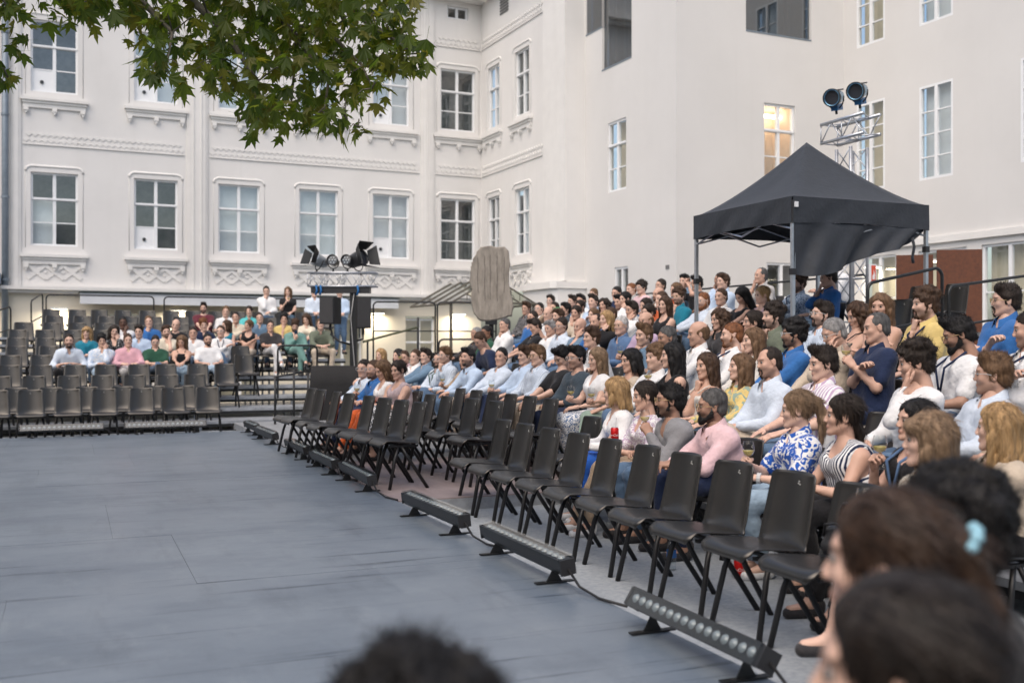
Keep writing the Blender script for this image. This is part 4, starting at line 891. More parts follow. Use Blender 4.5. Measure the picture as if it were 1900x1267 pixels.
def beard_tpl(kind, lod):
    h = LODS[lod][2]; f = Field((-.10, -.05, -.18), (.10, .135, .02), h); g = {'full': .009, 'short': .002, 'goatee': .006, 'tache': .006}[kind]
    if kind in ('full', 'short'):
        for s in (-1, 1): f.cap((s * .061, .0, -.025), (s * .048, .014, -.062), .010 + g * .3, .014 + g * .4, .01); f.cap((s * .052, .008, -.062), (s * .020, .064, -.100), .012 + g, .014 + g, .02)
        f.ell((0, .072, -.106 - g * .5), (.024 + g, .020 + g * .7, .020 + g), .02)
        f.ell((0, .093, -.069), (.021, .03, .009), .004, 's'); f.ell((0, .105, -.02), (.060, .075, .034), .012, 's')
    if kind == 'goatee': f.ell((0, .074, -.108), (.022, .018, .020), .0)
    f.cap((-.024, .088, -.056), (0, .097, -.050), .0045, .0065, .006); f.cap((.024, .088, -.056), (0, .097, -.050), .0045, .0065, .006)
    if kind in ('full', 'short', 'goatee'):
        for s in (-1, 1): f.cap((s * .025, .086, -.057), (s * .026, .080, -.095), .0055, .008, .008)
    f.noise(blob(190, .0018)); return f.net()
_cache = {}
def tpl(kind, *a):
    k = (kind,) + a
    if k not in _cache: _cache[k] = {'head': head_tpl, 'hand': hand_tpl, 'hair': hair_tpl, 'beard': beard_tpl}[kind](*a)
    return _cache[k]
_mesh = {}
def tmesh(kind, *a):
    k = (kind,) + a
    if k not in _mesh:
        V, F = tpl(kind, *a)[:2]
        if len(F): V, F = strands(V, F, kind, a[0].split('_')[0], a[1], '_' in a[0])
        _mesh[k] = npmesh(kind, V, F)
    return _mesh[k]
def strands(V, F, kind, base, lod, sleek=False):
    """thin flyaway locks that roughen the outline of a hair or beard mass"""
    g = np.random.default_rng(5); N = np.zeros_like(V); n = np.cross(V[F[:, 2]] - V[F[:, 0]], V[F[:, 3]] - V[F[:, 1]])
    for i in range(4): np.add.at(N, F[:, i], n)
    N /= np.linalg.norm(N, axis=1)[:, None] + 1e-9
    q = (2300, 1000, 380)[lod] if kind == 'hair' else (600, 280, 100)[lod]; w0 = (.0015, .0021, .0030)[lod]; idx = g.integers(0, len(V), q); p = V[idx]; nn = N[idx]
    if kind == 'beard': d = np.array((0, .25, -1.)) + g.normal(0, .25, (q, 3)); L = g.uniform(.006, .016, q)
    elif base in ('short', 'quiff', 'side', 'receding', 'balding'): d = np.array((0, -.55, .1)) * 1. + np.where(p[:, 2:3] > .06, np.array((0, .55, .45)), np.array((0, -.2, -.9))) * (.9 if base != 'balding' else .2) + g.normal(0, .28, (q, 3)); L = g.uniform(.010, .026, q) * (1.45 if base in ('quiff', 'side') else .8)
    elif base in ('curly', 'messy', 'afro'): d = nn * .6 + g.normal(0, .8, (q, 3)); L = g.uniform(.014, .040, q)
    else: d = np.where(p[:, 2:3] > .05, np.array((0, -.8, -.35)) + p * np.array((8, 0, 0)), np.array((0, -.05, -1.))) + g.normal(0, .16, (q, 3)); L = g.uniform(.030, .070, q)
    d = d - nn * (d * nn).sum(1)[:, None] * .8 + nn * g.uniform(.0, .05 if sleek else .20 if base in ('curly', 'messy', 'afro') else .13, q)[:, None]; d /= np.linalg.norm(d, axis=1)[:, None]; s = np.cross(d, nn); s /= np.linalg.norm(s, axis=1)[:, None] + 1e-9
    b = p - nn * .002; t = b + d * L[:, None]; mid = b + d * (L * .5)[:, None] + nn * (L * .06)[:, None]; k = len(V); nv = []
    V2 = np.concatenate([b - s * w0, b + s * w0, mid + s * w0 * .8, mid - s * w0 * .8, t + s * w0 * .2, t - s * w0 * .2]); i = np.arange(q) + k
    F2 = np.concatenate([np.stack([i, i + q, i + 2 * q, i + 3 * q], 1), np.stack([i + 3 * q, i + 2 * q, i + 4 * q, i + 5 * q], 1)])
    return np.concatenate([V, V2]), np.concatenate([F, F2])
def glasses_mesh(round_=True):
    k = ('glasses', round_)
    if k in _mesh: return _mesh[k]
    m = MB()
    for s in (-1, 1):
        n = 14; pts = []
        for i in range(n + 1):
            a = 2 * math.pi * i / n; ex = 1 if round_ else .62; cx, cz = math.cos(a), math.sin(a); cx = math.copysign(abs(cx) ** ex, cx); cz = math.copysign(abs(cz) ** ex, cz)
            pts.append((s * .033 + .0225 * cx, .106 - abs(s * .033 + .0225 * cx) * .12, -.002 + (.0205 if round_ else .017) * cz))
        m.tube(pts, .0022, 5, False); m.tube([(s * .056, .099, .004), (s * .076, .03, .006), (s * .079, -.02, -.006)], .0022, 5)
    m.tube([(-.011, .106, .002), (0, .110, .005), (.011, .106, .002)], .002, 5)
    _mesh[k] = m.mesh('glasses', (), True); return _mesh[k]
# ---- materials of people
SKIN = {1: (.63, .42, .33), 2: (.56, .355, .27), 3: (.38, .225, .16), 4: (.24, .125, .08), 5: (.11, .058, .04)}
HAIR = {'black': (.010, .009, .009), 'dark': (.022, .015, .011), 'brown': (.055, .030, .017), 'light': (.13, .075, .04), 'blond': (.34, .215, .10), 'ash': (.19, .125, .075), 'red': (.17, .065, .025), 'grey': (.22, .215, .21), 'salt': (.08, .078, .076), 'white': (.42, .41, .40)}
COL = {'white': (.72, .72, .72), 'offwhite': (.62, .59, .54), 'lblue': (.46, .57, .72), 'pblue': (.56, .63, .72), 'steel': (.13, .21, .30), 'denim': (.09, .16, .29), 'blue': (.03, .13, .36), 'royal': (.015, .09, .40), 'navy': (.012, .022, .06), 'black': (.010, .010, .012), 'char': (.035, .033, .035), 'grey': (.22, .22, .23), 'lgrey': (.42, .41, .40), 'slate': (.045, .065, .085), 'pink': (.62, .35, .40), 'lpink': (.66, .46, .48), 'lilac': (.46, .34, .47), 'mauve': (.42, .33, .34), 'maroon': (.11, .018, .03), 'green': (.018, .075, .045), 'olive': (.13, .15, .11), 'sage': (.25, .33, .27), 'teal': (.01, .17, .25), 'turq': (.10, .47, .48), 'yellow': (.62, .47, .18), 'beige': (.50, .42, .33), 'tan': (.36, .27, .19), 'orange': (.62, .12, .03), 'cream': (.66, .60, .48), 'tealsuit': (.15, .29, .26), 'jeans': (.09, .15, .24), 'ljeans': (.28, .38, .48), 'red': (.5, .02, .02)}
def skinmat(k, hc, stub):
    nm = 'skin_%d_%s_%d' % (k, hc, int(stub * 10))
    if nm in MATS: return MATS[nm]
    c = SKIN[k]; m = M(nm, c, .52, bump=.10, bscale=220, spec=.4); t = m.node_tree; b = t.nodes['Principled BSDF']
    b.inputs['Subsurface Weight'].default_value = 0.0
    at = t.nodes.new('ShaderNodeAttribute'); at.attribute_name = 'tint'; sp = t.nodes.new('ShaderNodeSeparateColor'); t.links.new(at.outputs['Color'], sp.inputs[0])
    tc = t.nodes.new('ShaderNodeTexCoord'); nz = t.nodes.new('ShaderNodeTexNoise'); nz.inputs['Scale'].default_value = 14; t.links.new(tc.outputs['Object'], nz.inputs['Vector'])
    mx = t.nodes.new('ShaderNodeMix'); mx.data_type = 'RGBA'; mx.inputs[6].default_value = (c[0] * .93, c[1] * .86, c[2] * .82, 1); mx.inputs[7].default_value = (min(1, c[0] * 1.07), c[1] * 1.08, c[2] * 1.08, 1); t.links.new(nz.outputs[0], mx.inputs[0]); prev = mx.outputs[2]
    h = HAIR.get(hc, HAIR['brown'])
    for ch, cc, amt in (('Red', (c[0] * .72, c[1] * .42, c[2] * .42), .8), ('Blue', tuple(.6 * a + .10 * b_ for a, b_ in zip(h, c)), stub), ('Green', tuple(a * .8 + .008 for a in h), .85)):
        if amt == 0: continue
        ml = t.nodes.new('ShaderNodeMath'); ml.operation = 'MULTIPLY'; ml.inputs[1].default_value = amt; t.links.new(sp.outputs[ch], ml.inputs[0])
        m2 = t.nodes.new('ShaderNodeMix'); m2.data_type = 'RGBA'; t.links.new(prev, m2.inputs[6]); m2.inputs[7].default_value = (*cc, 1); t.links.new(ml.outputs[0], m2.inputs[0]); prev = m2.outputs[2]
    t.links.new(prev, b.inputs['Base Color']); return m
def hairmat(k):
    c = HAIR[k]; m = M('hair_' + k, tuple(x * .5 for x in c), .58, c2=tuple(min(1, x * 1.5 + .002) for x in c), scale=48, bump=.35, bscale=150, stretch=(1, 1, .14), spec=.28); return m
eye_w = M('eye_white', (.27, .245, .23), .3); eye_i = M('eye_iris', (.02, .014, .01), .15)
def cloth(c, pat=None):
    nm = 'cloth_%s_%s' % (c, pat)
    if nm in MATS: return MATS[nm]
    cc = COL[c]; m = M(nm, tuple(x * .88 for x in cc), .85, c2=tuple(min(1, x * 1.1) for x in cc), scale=11, bump=.35, bscale=38, sheen=.15, spec=.25); t = m.node_tree; b = t.nodes['Principled BSDF']
    if pat:
        kind, c2 = pat.split(':'); base = b.inputs['Base Color'].links[0].from_socket; tc = t.nodes.new('ShaderNodeTexCoord'); sc = {'stripe': 1, 'pin': 1, 'floral': 17, 'leaf': 30, 'dots': 38, 'check': 1, 'print': 11}[kind]
        mx = t.nodes.new('ShaderNodeMix'); mx.data_type = 'RGBA'; mx.inputs[7].default_value = (*COL[c2], 1); t.links.new(base, mx.inputs[6])
        if kind in ('stripe', 'pin', 'check'):
            w = t.nodes.new('ShaderNodeTexWave'); w.inputs['Scale'].default_value = {'stripe': 11, 'pin': 16, 'check': 14}[kind]; w.bands_direction = 'X'; w.inputs['Distortion'].default_value = .6; w.inputs['Detail'].default_value = 1; t.links.new(tc.outputs['Object'], w.inputs['Vector'])
            r = t.nodes.new('ShaderNodeMapRange'); r.inputs['From Min'].default_value = .5 if kind != 'check' else .72; r.inputs['From Max'].default_value = .6 if kind != 'check' else .9; r.inputs['To Max'].default_value = 1 if kind != 'check' else .5; t.links.new(w.outputs[0], r.inputs[0]); t.links.new(r.outputs[0], mx.inputs[0])
        elif kind == 'dots':
            w = t.nodes.new('ShaderNodeTexVoronoi'); w.inputs['Scale'].default_value = sc; t.links.new(tc.outputs['Object'], w.inputs['Vector']); r = t.nodes.new('ShaderNodeMapRange'); r.inputs['From Min'].default_value = .30; r.inputs['From Max'].default_value = .22; t.links.new(w.outputs[0], r.inputs[0]); t.links.new(r.outputs[0], mx.inputs[0])
        else:
            w = t.nodes.new('ShaderNodeTexNoise'); w.inputs['Scale'].default_value = sc; w.inputs['Detail'].default_value = 1.5; w.inputs['Distortion'].default_value = 2.2; t.links.new(tc.outputs['Object'], w.inputs['Vector']); r = t.nodes.new('ShaderNodeMapRange'); r.inputs['From Min'].default_value = .505; r.inputs['From Max'].default_value = .535; t.links.new(w.outputs[0], r.inputs[0]); t.links.new(r.outputs[0], mx.inputs[0])
        t.links.new(mx.outputs[2], b.inputs['Base Color'])
    return m
def ik(S, W, l1, l2, hint):
    S = Vector(S); W = Vector(W); d = W - S; L = d.length
    if L > (l1 + l2) * .995: W = S + d * ((l1 + l2) * .995 / L); d = W - S; L = d.length
    L = max(L, abs(l1 - l2) + .02); u = d.normalized(); a = (l1 * l1 - l2 * l2 + L * L) / (2 * L); hh = math.sqrt(max(l1 * l1 - a * a, 0)); p = Vector(hint); p = p - u * p.dot(u); p = p.normalized() if p.length > 1e-4 else u.orthogonal().normalized()
    return S + u * a + p * hh, W
wrk = lambda am: (lambda x, y, z: (am * (np.sin(34 * x + 9 * np.sin(13 * z + 5 * y)) * np.sin(41 * z + 11 * y) + .6 * np.sin(57 * z + 30 * y + 8 * np.sin(21 * x)))).astype(np.float32))
shoe_me = {}
def shoe_mesh(high):
    if high not in shoe_me:
        f = Field((-.07, -.12, -.02), (.07, .24, .16), .011); f.cap((0, -.04, .04), (0, .15, .032), .042, .036, .02); f.cap((0, -.045, .05), (0, -.05, .10 if high else .075), .040, .043, .02); f.clip((0, 0, 0), (0, 0, -1)); V, F = f.net(); shoe_me[high] = npmesh('shoe', V, F)
    return shoe_me[high]
PEOPLE = {}
def person(pid, loc, seat, look, label, sex='m', skin=2, hair='short', hc='brown', beard=None, bc=None, stub=0, glasses=None, top='shirt', tc='white', pat=None, sleeve='long', neck='collar', legs='trousers', lc='jeans', lpat=None, legpose='normal', arms='lap', lean=-6, hz=1.17, pitch=0, roll=0, shoe='char', stand=False, lanyard=None, side=0, watch=False, lod=None, group='seated audience'):
    """seat: world yaw of the chair front; look: world yaw of the face"""
    D = math.hypot(loc[0], loc[1]); stub = max(stub, .8 if beard in ('short', 'full') else 0)
    lod = lod if lod is not None else (0 if D < 8.6 else 1 if D < 13.5 else 2)
    mm = sex == 'm'; k = 1.0 if mm else .93
    pj = random.Random(pid + 'x'); lean += pj.uniform(-6, 11) if abs(lean) < 10 else 0; pitch += pj.uniform(-7, 5); roll += pj.uniform(-7, 7); side += pj.uniform(-.22, .22) if not stand else 0; look += R(pj.uniform(-13, 13))
    if arms == 'lap' and not stand: arms = pj.choice(['lap', 'lap', 'join', 'join', 'thigh', 'cross', 'lap+chinR', 'lap+cheekL', 'knees'])
    if legpose == 'normal': legpose = pj.choice(['normal', 'normal', 'cross', 'tuck', 'apart' if mm else 'tuck', 'out'])
    wrap = lambda a: (a + math.pi) % (2 * math.pi) - math.pi
    rel = wrap(look - seat); tw = max(-.5, min(.5, rel * .35)); byaw = seat + tw; rel = wrap(look - byaw)
    hb = .54 if not stand else .95; a = R(lean); sp = Vector((side * .3, math.sin(a), math.cos(a))).normalized(); fw = Vector((0, math.cos(a), -math.sin(a)))
    ha = a * .35; hup = Vector((0, math.sin(ha), math.cos(ha)))
    L = (hz - hb - .165 * hup.z) / max(.5, sp.z); L = max(.38, min(.60, L)); hip = Vector((0, -.02, hb)); nb = hip + sp * L; head = nb + hup * .165 + Vector((0, .015, 0))
    sw = .170 if mm else .146; sh = {}
    for s in (-1, 1): sh[s] = nb - sp * .078 + Vector((s * sw, 0, 0))
    chest = hip + sp * L * .68
    # legs
    kn, an = {}, {}
    for s in (-1, 1):
        if stand: kn[s] = Vector((s * .09, .03, .50)); an[s] = Vector((s * .10, 0, .09))
        elif legpose == 'cross' and s == 1: kn[s] = Vector((-.02, .44, .62)); an[s] = Vector((-.16, .56, .30))
        elif legpose == 'cross': kn[s] = Vector((-.07, .44, .505)); an[s] = Vector((-.06, .42, .09))
        elif legpose == 'apart': kn[s] = Vector((s * .20, .42, .52)); an[s] = Vector((s * .17, .42, .09))
        elif legpose == 'tuck': kn[s] = Vector((s * .09, .43, .51)); an[s] = Vector((s * .06, .26, .09))
        elif legpose == 'out': kn[s] = Vector((s * .12, .44, .50)); an[s] = Vector((s * .11, .62, .09))
        else: kn[s] = Vector((s * .11, .43, .515)); an[s] = Vector((s * .11, .40, .09))
        kn[s] *= (k if not stand else 1); kn[s].z = max(kn[s].z, .5)
    hj = {s: hip + Vector((s * .085, .03, -.01)) for s in (-1, 1)}
    # arms: wrist targets
    hk = {1: 'relax', -1: 'relax'}; wr = {}; hint = {s: Vector((s * .7, -.5, -.5)) for s in (-1, 1)}; pal = {}; hold = {}
    cy = chest.y; zt = .655
    def lapw(s, dx=.075, y=.32): return Vector((s * dx, max(y, cy + .17), zt))
    for s in (-1, 1): wr[s] = lapw(s)
    if stand:
        for s in (-1, 1): wr[s] = Vector((s * .22, .06, .82))
        zt = 1.05
        if 'hold' not in arms and arms in ('lap', 'join', 'cross', 'chinR', 'glassR', 'glassL'):
            for s in (-1, 1): wr[s] = Vector((s * .06, .22, 1.06))
    for w in arms.split('+'):
        if w == 'join' and not stand: wr[1] = Vector((.045, max(.36, cy + .22), zt + .005)); wr[-1] = Vector((-.045, max(.35, cy + .21), zt + .01))
        if w == 'thigh': wr[1] = Vector((.13, .34, zt)); wr[-1] = Vector((-.13, .34, zt)); hk = {1: 'flat', -1: 'flat'}
        if w == 'knees': wr[1] = Vector((.05, max(.46, cy + .2), zt - .01)); wr[-1] = Vector((-.05, max(.46, cy + .2), zt)); hint = {s: Vector((s * .8, -.1, -.6)) for s in (-1, 1)}
        if w == 'cross': wr[1] = chest + fw * .20 + Vector((-.12, 0, -.02)); wr[-1] = chest + fw * .17 + Vector((.11, 0, -.07)); hint = {s: Vector((s * .8, .1, -.9)) for s in (-1, 1)}
        if w in ('glassR', 'glassL'):
            s = 1 if w[-1] == 'R' else -1; wr[s] = chest + Vector((s * .07, .24, .02)); hk[s] = 'grip'; pal[s] = Vector((s, .15, .1)); hold[s] = 1; hint[s] = Vector((s * .5, -.1, -1))
        if w in ('lowglassR', 'lowglassL'):
            s = 1 if w[-1] == 'R' else -1; wr[s] = Vector((s * .05, max(.32, cy + .22), zt + .07)); hk[s] = 'grip'; pal[s] = Vector((s, .1, .15)); hold[s] = 1
        if w in ('chinR', 'chinL', 'cheekR', 'cheekL', 'mouthR'):
            s = 1 if w[-1] == 'R' else -1; hd = Vector((-math.sin(rel), math.cos(rel), 0)); wr[s] = head + hd * .085 + Vector((s * (.05 if 'cheek' in w else .02), 0, -.215 if 'chin' in w else -.16)); hk[s] = 'fist' if 'chin' in w else 'relax'; pal[s] = hd; hint[s] = Vector((s * .3, .3, -1))
        if w == 'raise':
            for s in (-1, 1): wr[s] = head + Vector((s * .06 , .20, -.05)); hk[s] = 'flat'; pal[s] = Vector((s, 0, 0)); hint[s] = Vector((s, 0, -1))
        if w == 'phone': wr[1] = chest + Vector((.03, .20, -.02)); hk[1] = 'grip'; pal[1] = Vector((0, .6, -.6)); hint[1] = Vector((.6, 0, -1)); hold[1] = 1
        if w in ('drinkR',): wr[1] = head + Vector((.03, .15, -.10)); hk[1] = 'grip'; pal[1] = Vector((1, .1, .1)); hint[1] = Vector((.7, .2, -.8)); hold[1] = 1
    el = {}
    for s in (-1, 1): el[s], wr[s] = ik(sh[s], wr[s], .285 * k, .250 * k, hint[s])
    hb_, hh_ = LODS[lod][0], LODS[lod][1]
    pts = [hip, nb, head] + list(kn.values()) + list(an.values()) + list(el.values()) + list(wr.values())
    lo = [min(p[i] for p in pts) - .17 for i in range(3)]; hi = [max(p[i] for p in pts) + .17 for i in range(3)]; lo[2] = .02; hi[2] = head.z - .02; hi[1] = max(hi[1], .5)
    lo[0] = min(lo[0], -.30); hi[0] = max(hi[0], .30); hi[2] = max(hi[2], wr[1].z + .05, wr[-1].z + .05)
    tq = .114 if mm else .098; wq = .100 if mm else .084
    def torso(f, g):
        for s in (-1, 1):
            f.cap(hip + Vector((s * .075, .0, .03)), hip + sp * L * .40 + Vector((s * .070, 0, 0)), wq + .012 + g, wq + g, .05)
            f.cap(hip + sp * L * .40 + Vector((s * .070, 0, 0)), hip + sp * L * .74 + Vector((s * .078 * k, 0, 0)), wq + g, tq * .93 + g, .05)
            f.cap(nb - sp * .045 + Vector((s * .025, -.01, .005)), sh[s], .046 + g, .048 * k + g, .05)
            if not mm: f.ell(chest + fw * .085 + Vector((s * .062, 0, 0)), (.058 + g, .050 + g, .058 + g), .04)
        return f
    def armf(f, g, s, t=1., fore=True, ft=1.):
        e = sh[s].lerp(el[s], t); f.cap(sh[s], e, .050 * k + g, (.050 - .010 * t) * k + g, .045)
        if fore and t >= 1: w = el[s].lerp(wr[s], ft); f.cap(el[s], w, .041 * k + g, (.041 - .013 * ft) * k + g, .03)
        return f
    def legf(f, g, low=1., calf=True):
        f.ell(hip + Vector((0, 0, -.01)), (.165 * (1 if mm else 1.02) + g, .125 + g, .115 + g), .05)
        for s in (-1, 1):
            f.cap(hj[s], kn[s], .083 + g, .058 + g, .04)
            if calf: f.cap(kn[s], kn[s].lerp(an[s], low), .056 + g, .056 - .018 * low + g, .035)
        return f
    # body
    f = Field(lo, hi, hb_ * (1.25 if lod < 2 else 1.0)); torso(f, 0); [armf(f, 0, s) for s in (-1, 1)]; legf(f, 0); f.cap(nb - sp * .05, nb + hup * .06 + Vector((0, .006, 0)), .060 * k, .048 * k, .05)
    for s in (-1, 1): f.cap(an[s] + Vector((0, -.02, -.02)), an[s] + Vector((s * .02, .13, -.045)), .034, .028, .03)
    V, F = f.net(); T = np.tile([0., 0, 0, 1], (len(V), 1)); MI = np.zeros(len(F), int)
    hm = Matrix.Translation(head) @ Matrix.Rotation(rel, 4, 'Z') @ Matrix.Rotation(R(pitch), 4, 'X') @ Matrix.Rotation(R(roll), 4, 'Y') @ Matrix.Diagonal(((1.03 if mm else .985) * pj.uniform(.93, 1.05), (1.03 if mm else .985) * pj.uniform(.96, 1.05), (1.03 if mm else .985) * pj.uniform(.96, 1.06), 1))
    def addp(tp, mtx):
        nonlocal V, F, T, MI
        v = tp[0] @ np.array(mtx.to_3x3()).T + np.array(mtx.translation); fc = tp[1] + len(V)
        if mtx.determinant() < 0: fc = fc[:, ::-1]
        V = np.concatenate([V, v]); F = np.concatenate([F, fc]); T = np.concatenate([T, tp[2] if len(tp) > 2 else np.tile([0., 0, 0, 1], (len(v), 1))]); MI = np.concatenate([MI, tp[3] if len(tp) > 3 else np.zeros(len(fc), int)])
    addp(tpl('head', sex, lod), hm)
    grips = {}
    for s in (-1, 1):
        d = (wr[s] - el[s]).normalized()
        if s in pal: d = (d + Vector((0, .2, .35 if 'chin' not in arms else .6))).normalized()
        n = Vector(pal.get(s, (s * .25, .1, 1))); n = (n - d * n.dot(d)).normalized(); x = d.cross(n)
        mt = Matrix(((x.x, d.x, n.x, wr[s].x), (x.y, d.y, n.y, wr[s].y), (x.z, d.z, n.z, wr[s].z), (0, 0, 0, 1)))
        if s < 0: mt = mt @ Matrix.Diagonal((-1, 1, 1, 1))
        mt = mt @ Matrix.Scale(.95 if mm else .86, 4)
        addp(tpl('hand', hk[s], lod), mt); grips[s] = mt @ Vector((-.005, .085, -.05))
    o = link('person', npmesh('person', V, F, (skinmat(skin, bc or hc, stub), eye_w, eye_i), MI, T)); o.location = loc; o.rotation_euler = (0, 0, byaw)
    tag(o, label, 'person', group)
    # clothes -----------------------------------------------------------
    g = .016 if lod < 2 else .019; am = .0038 if lod < 2 else .0035
    lo2 = [lo[0], lo[1], hb - .12]; hi2 = [hi[0], hi[1], nb.z + .10]
    for s in (-1, 1): lo2[2] = min(lo2[2], wr[s].z - .08); hi2[2] = max(hi2[2], (wr[s].z if sleeve == 'long' else el[s].z) + .06)
    if stand: lo2[2] = .75
    f = Field(lo2, hi2, hb_)
    if top == 'strap' or top == 'tank':
        for s in (-1, 1):
            f.cap(hip + Vector((s * .075, 0, .03)), hip + sp * L * .40 + Vector((s * .068, 0, 0)), wq + .012 + g * .8, wq + g * .8, .05); f.cap(hip + sp * L * .40 + Vector((s * .068, 0, 0)), hip + sp * L * .72 + Vector((s * .074 * k, 0, 0)), wq + g * .8, tq * .93 + g * .8, .05)
            if not mm: f.ell(chest + fw * .085 + Vector((s * .062, 0, 0)), (.058 + g * .8, .050 + g * .8, .058 + g * .8), .04)
        if top == 'tank': torso(f, g * .75); [f.ell(sh[s] + Vector((s * .055, 0, 0)), (.055, .12, .13), .01, 's') for s in (-1, 1)]; f.ell(nb + fw * .07 + sp * -.01, (.075, .07, .085), .02, 's')
        else:
            f.clip(hip + sp * L * .80, tuple(sp * .9 + fw * .15)); 
            pass
    else:
        torso(f, g)
        for s in (-1, 1):
            if sleeve == 'long': armf(f, g * .9, s, 1, True, .93)
            elif sleeve == 'roll': armf(f, g, s, 1, True, .35)
            elif sleeve == 'short': armf(f, g * 1.25, s, .72)
            elif sleeve == 'cap': armf(f, g, s, .32)
            if sleeve == 'short': d = (el[s] - sh[s]).normalized(); 
        if neck == 'collar':
            f.ell(nb + fw * .085 + sp * -.0, (.024, .06, .075), .01, 's')
        elif neck == 'v': f.ell(nb + fw * .095 - sp * .02, (.045, .07, .11), .015, 's')
        elif neck == 'scoop': f.ell(nb + fw * .08 + sp * .01, (.085, .085, .10), .02, 's')
        f.cap(nb + hup * .0 + Vector((0, .004, .0)), nb + hup * .12 + Vector((0, .01, 0)), .052 * k + .004, .07, .01, 's')
    f.clip(hip + Vector((0, 0, -.07)), (0, 0, -1)) if not stand else f.clip(hip + Vector((0, 0, -.10)), (0, 0, -1))
    f.noise(wrk(am)); V, F = f.net()
    nm = {'shirt': 'shirt', 'tee': 't_shirt', 'polo': 'polo_shirt', 'strap': 'camisole', 'tank': 'sleeveless_top', 'blouse': 'blouse', 'jacket': 'jacket', 'dress': 'dress'}[top]
    c = link(nm, npmesh(nm, V, F), o, cloth(tc, pat))
    if neck == 'collar' and top in ('shirt', 'polo', 'jacket', 'blouse') and lod < 3:
        mc = MB(); n = 16; rows = []
        for i in range(n + 1):
            th = R(22 + 316 * i / n); fr = math.cos(th); rx, ry = (.066, .064) if mm else (.058, .056)
            c0 = nb + hup * (.004 - .030 * fr) + Vector((rx * math.sin(th), ry * fr + .012 + .012 * fr, 0)); up = hup * (.042 - .012 * fr); out = Vector((math.sin(th) * .020, fr * .020 - .004, 0)); tipd = max(0, fr - .55) * .075
            c1 = c0 + up; rows.append([c0 - hup * .02, c1, c1 + out * .55 - hup * .004, c0 + out * 1.25 - hup * (.012 + tipd) + Vector((math.sin(th) * tipd * .5, tipd * .15, 0))])
        for r_ in rows: mc.v += [tuple(p_) for p_ in r_]
        mc.f = [(i * 4 + j, i * 4 + j + 1, i * 4 + j + 5, i * 4 + j + 4) for i in range(n) for j in range(3)]; mc.m = [0] * len(mc.f)
        mc.build('collar', cloth(tc, pat), c, True)
    if top == 'strap':
        for s in (-1, 1): MB().tube([chest + fw * .135 + Vector((s * .062, 0, .05)), nb - sp * .03 + fw * .075 + Vector((s * .078, 0, 0)), nb - sp * .012 + Vector((s * .085, .01, .012)), nb - sp * .06 - fw * .085 + Vector((s * .080, 0, 0)), chest - fw * .10 + Vector((s * .075, 0, .05))], .006, 5).build('strap', cloth(tc), c, True)
    lo3 = [lo[0], lo[1], .02]; hi3 = [hi[0], hi[1], hb + .18 if not stand else hb + .16]; f = Field(lo3, hi3, hb_ * (1.25 if lod < 2 else 1.1))
    if legs == 'skirt':
        legf(f, .014, calf=False); m1 = (kn[1] + kn[-1]) / 2; 
        for q in (.3, .6, .9, 1.0): A = hj[1].lerp(kn[1], q); B = hj[-1].lerp(kn[-1], q); f.cap(A, B, .080, .080, .05)
        for s in (-1, 1): f.cap(kn[s], kn[s].lerp(an[s], .62) + Vector((s * .02, 0, 0)), .078, .085, .05)
        f.cap(kn[1].lerp(an[1], .5), kn[-1].lerp(an[-1], .5), .08, .08, .05); f.noise(wrk(.007)); nm = 'skirt'
    elif legs == 'shorts':
        f.ell(hip + Vector((0, 0, -.01)), (.175, .135, .125), .05); [f.cap(hj[s], hj[s].lerp(kn[s], .5), .098, .088, .04) for s in (-1, 1)]; nm = 'shorts'; f.noise(wrk(.004))
    else: legf(f, .014, .90); nm = 'trousers'; f.noise(wrk(.005))
    V, F = f.net(); link(nm, npmesh(nm, V, F), o, cloth(lc, lpat))
    for s in (-1, 1):
        me = shoe_mesh(mm); rr = 0.15 * -s
        link('shoe', me, o, cloth(shoe), mtx=Matrix.Translation(an[s] + Vector((0, 0, -.09))) @ Matrix.Rotation(rr, 4, 'Z') @ Matrix.Scale(1 if mm else .9, 4))
    if hair != 'bald': link('hair', tmesh('hair', hair, lod), o, hairmat(hc), mtx=hm @ Matrix.Scale(1.02, 4))
    if beard: link('beard', tmesh('beard', beard, lod), o, hairmat(bc or hc), mtx=hm)
    if glasses: link('glasses', glasses_mesh(glasses != 'square'), o, M('frame_gold', (.45, .33, .18), .3, metal=.8) if glasses == 'gold' else M('frame_black', (.012, .011, .012), .3), mtx=hm)
    if lanyard:
        p = nb; q = chest + fw * (.155 if mm else .165); mlb = MB()
        for s in (-1, 1): mlb.tube([p + Vector((s * .03, -.06, .035)), p + Vector((s * .068, .0, .03)), p.lerp(q, .5) + fw * .085 + Vector((s * .055, 0, 0)), q + Vector((s * .008, .012, -.10))], .009, 5)
        mlb.build('lanyard', cloth(lanyard), o, True)
    if watch: w = el[-1].lerp(wr[-1], .92); d = (wr[-1] - el[-1]).normalized(); MB().tube([w - d * .012, w + d * .012], .036, 12).build('wristwatch', M('frame_black'), o)
    PEOPLE[pid] = (o, grips, hold); return o
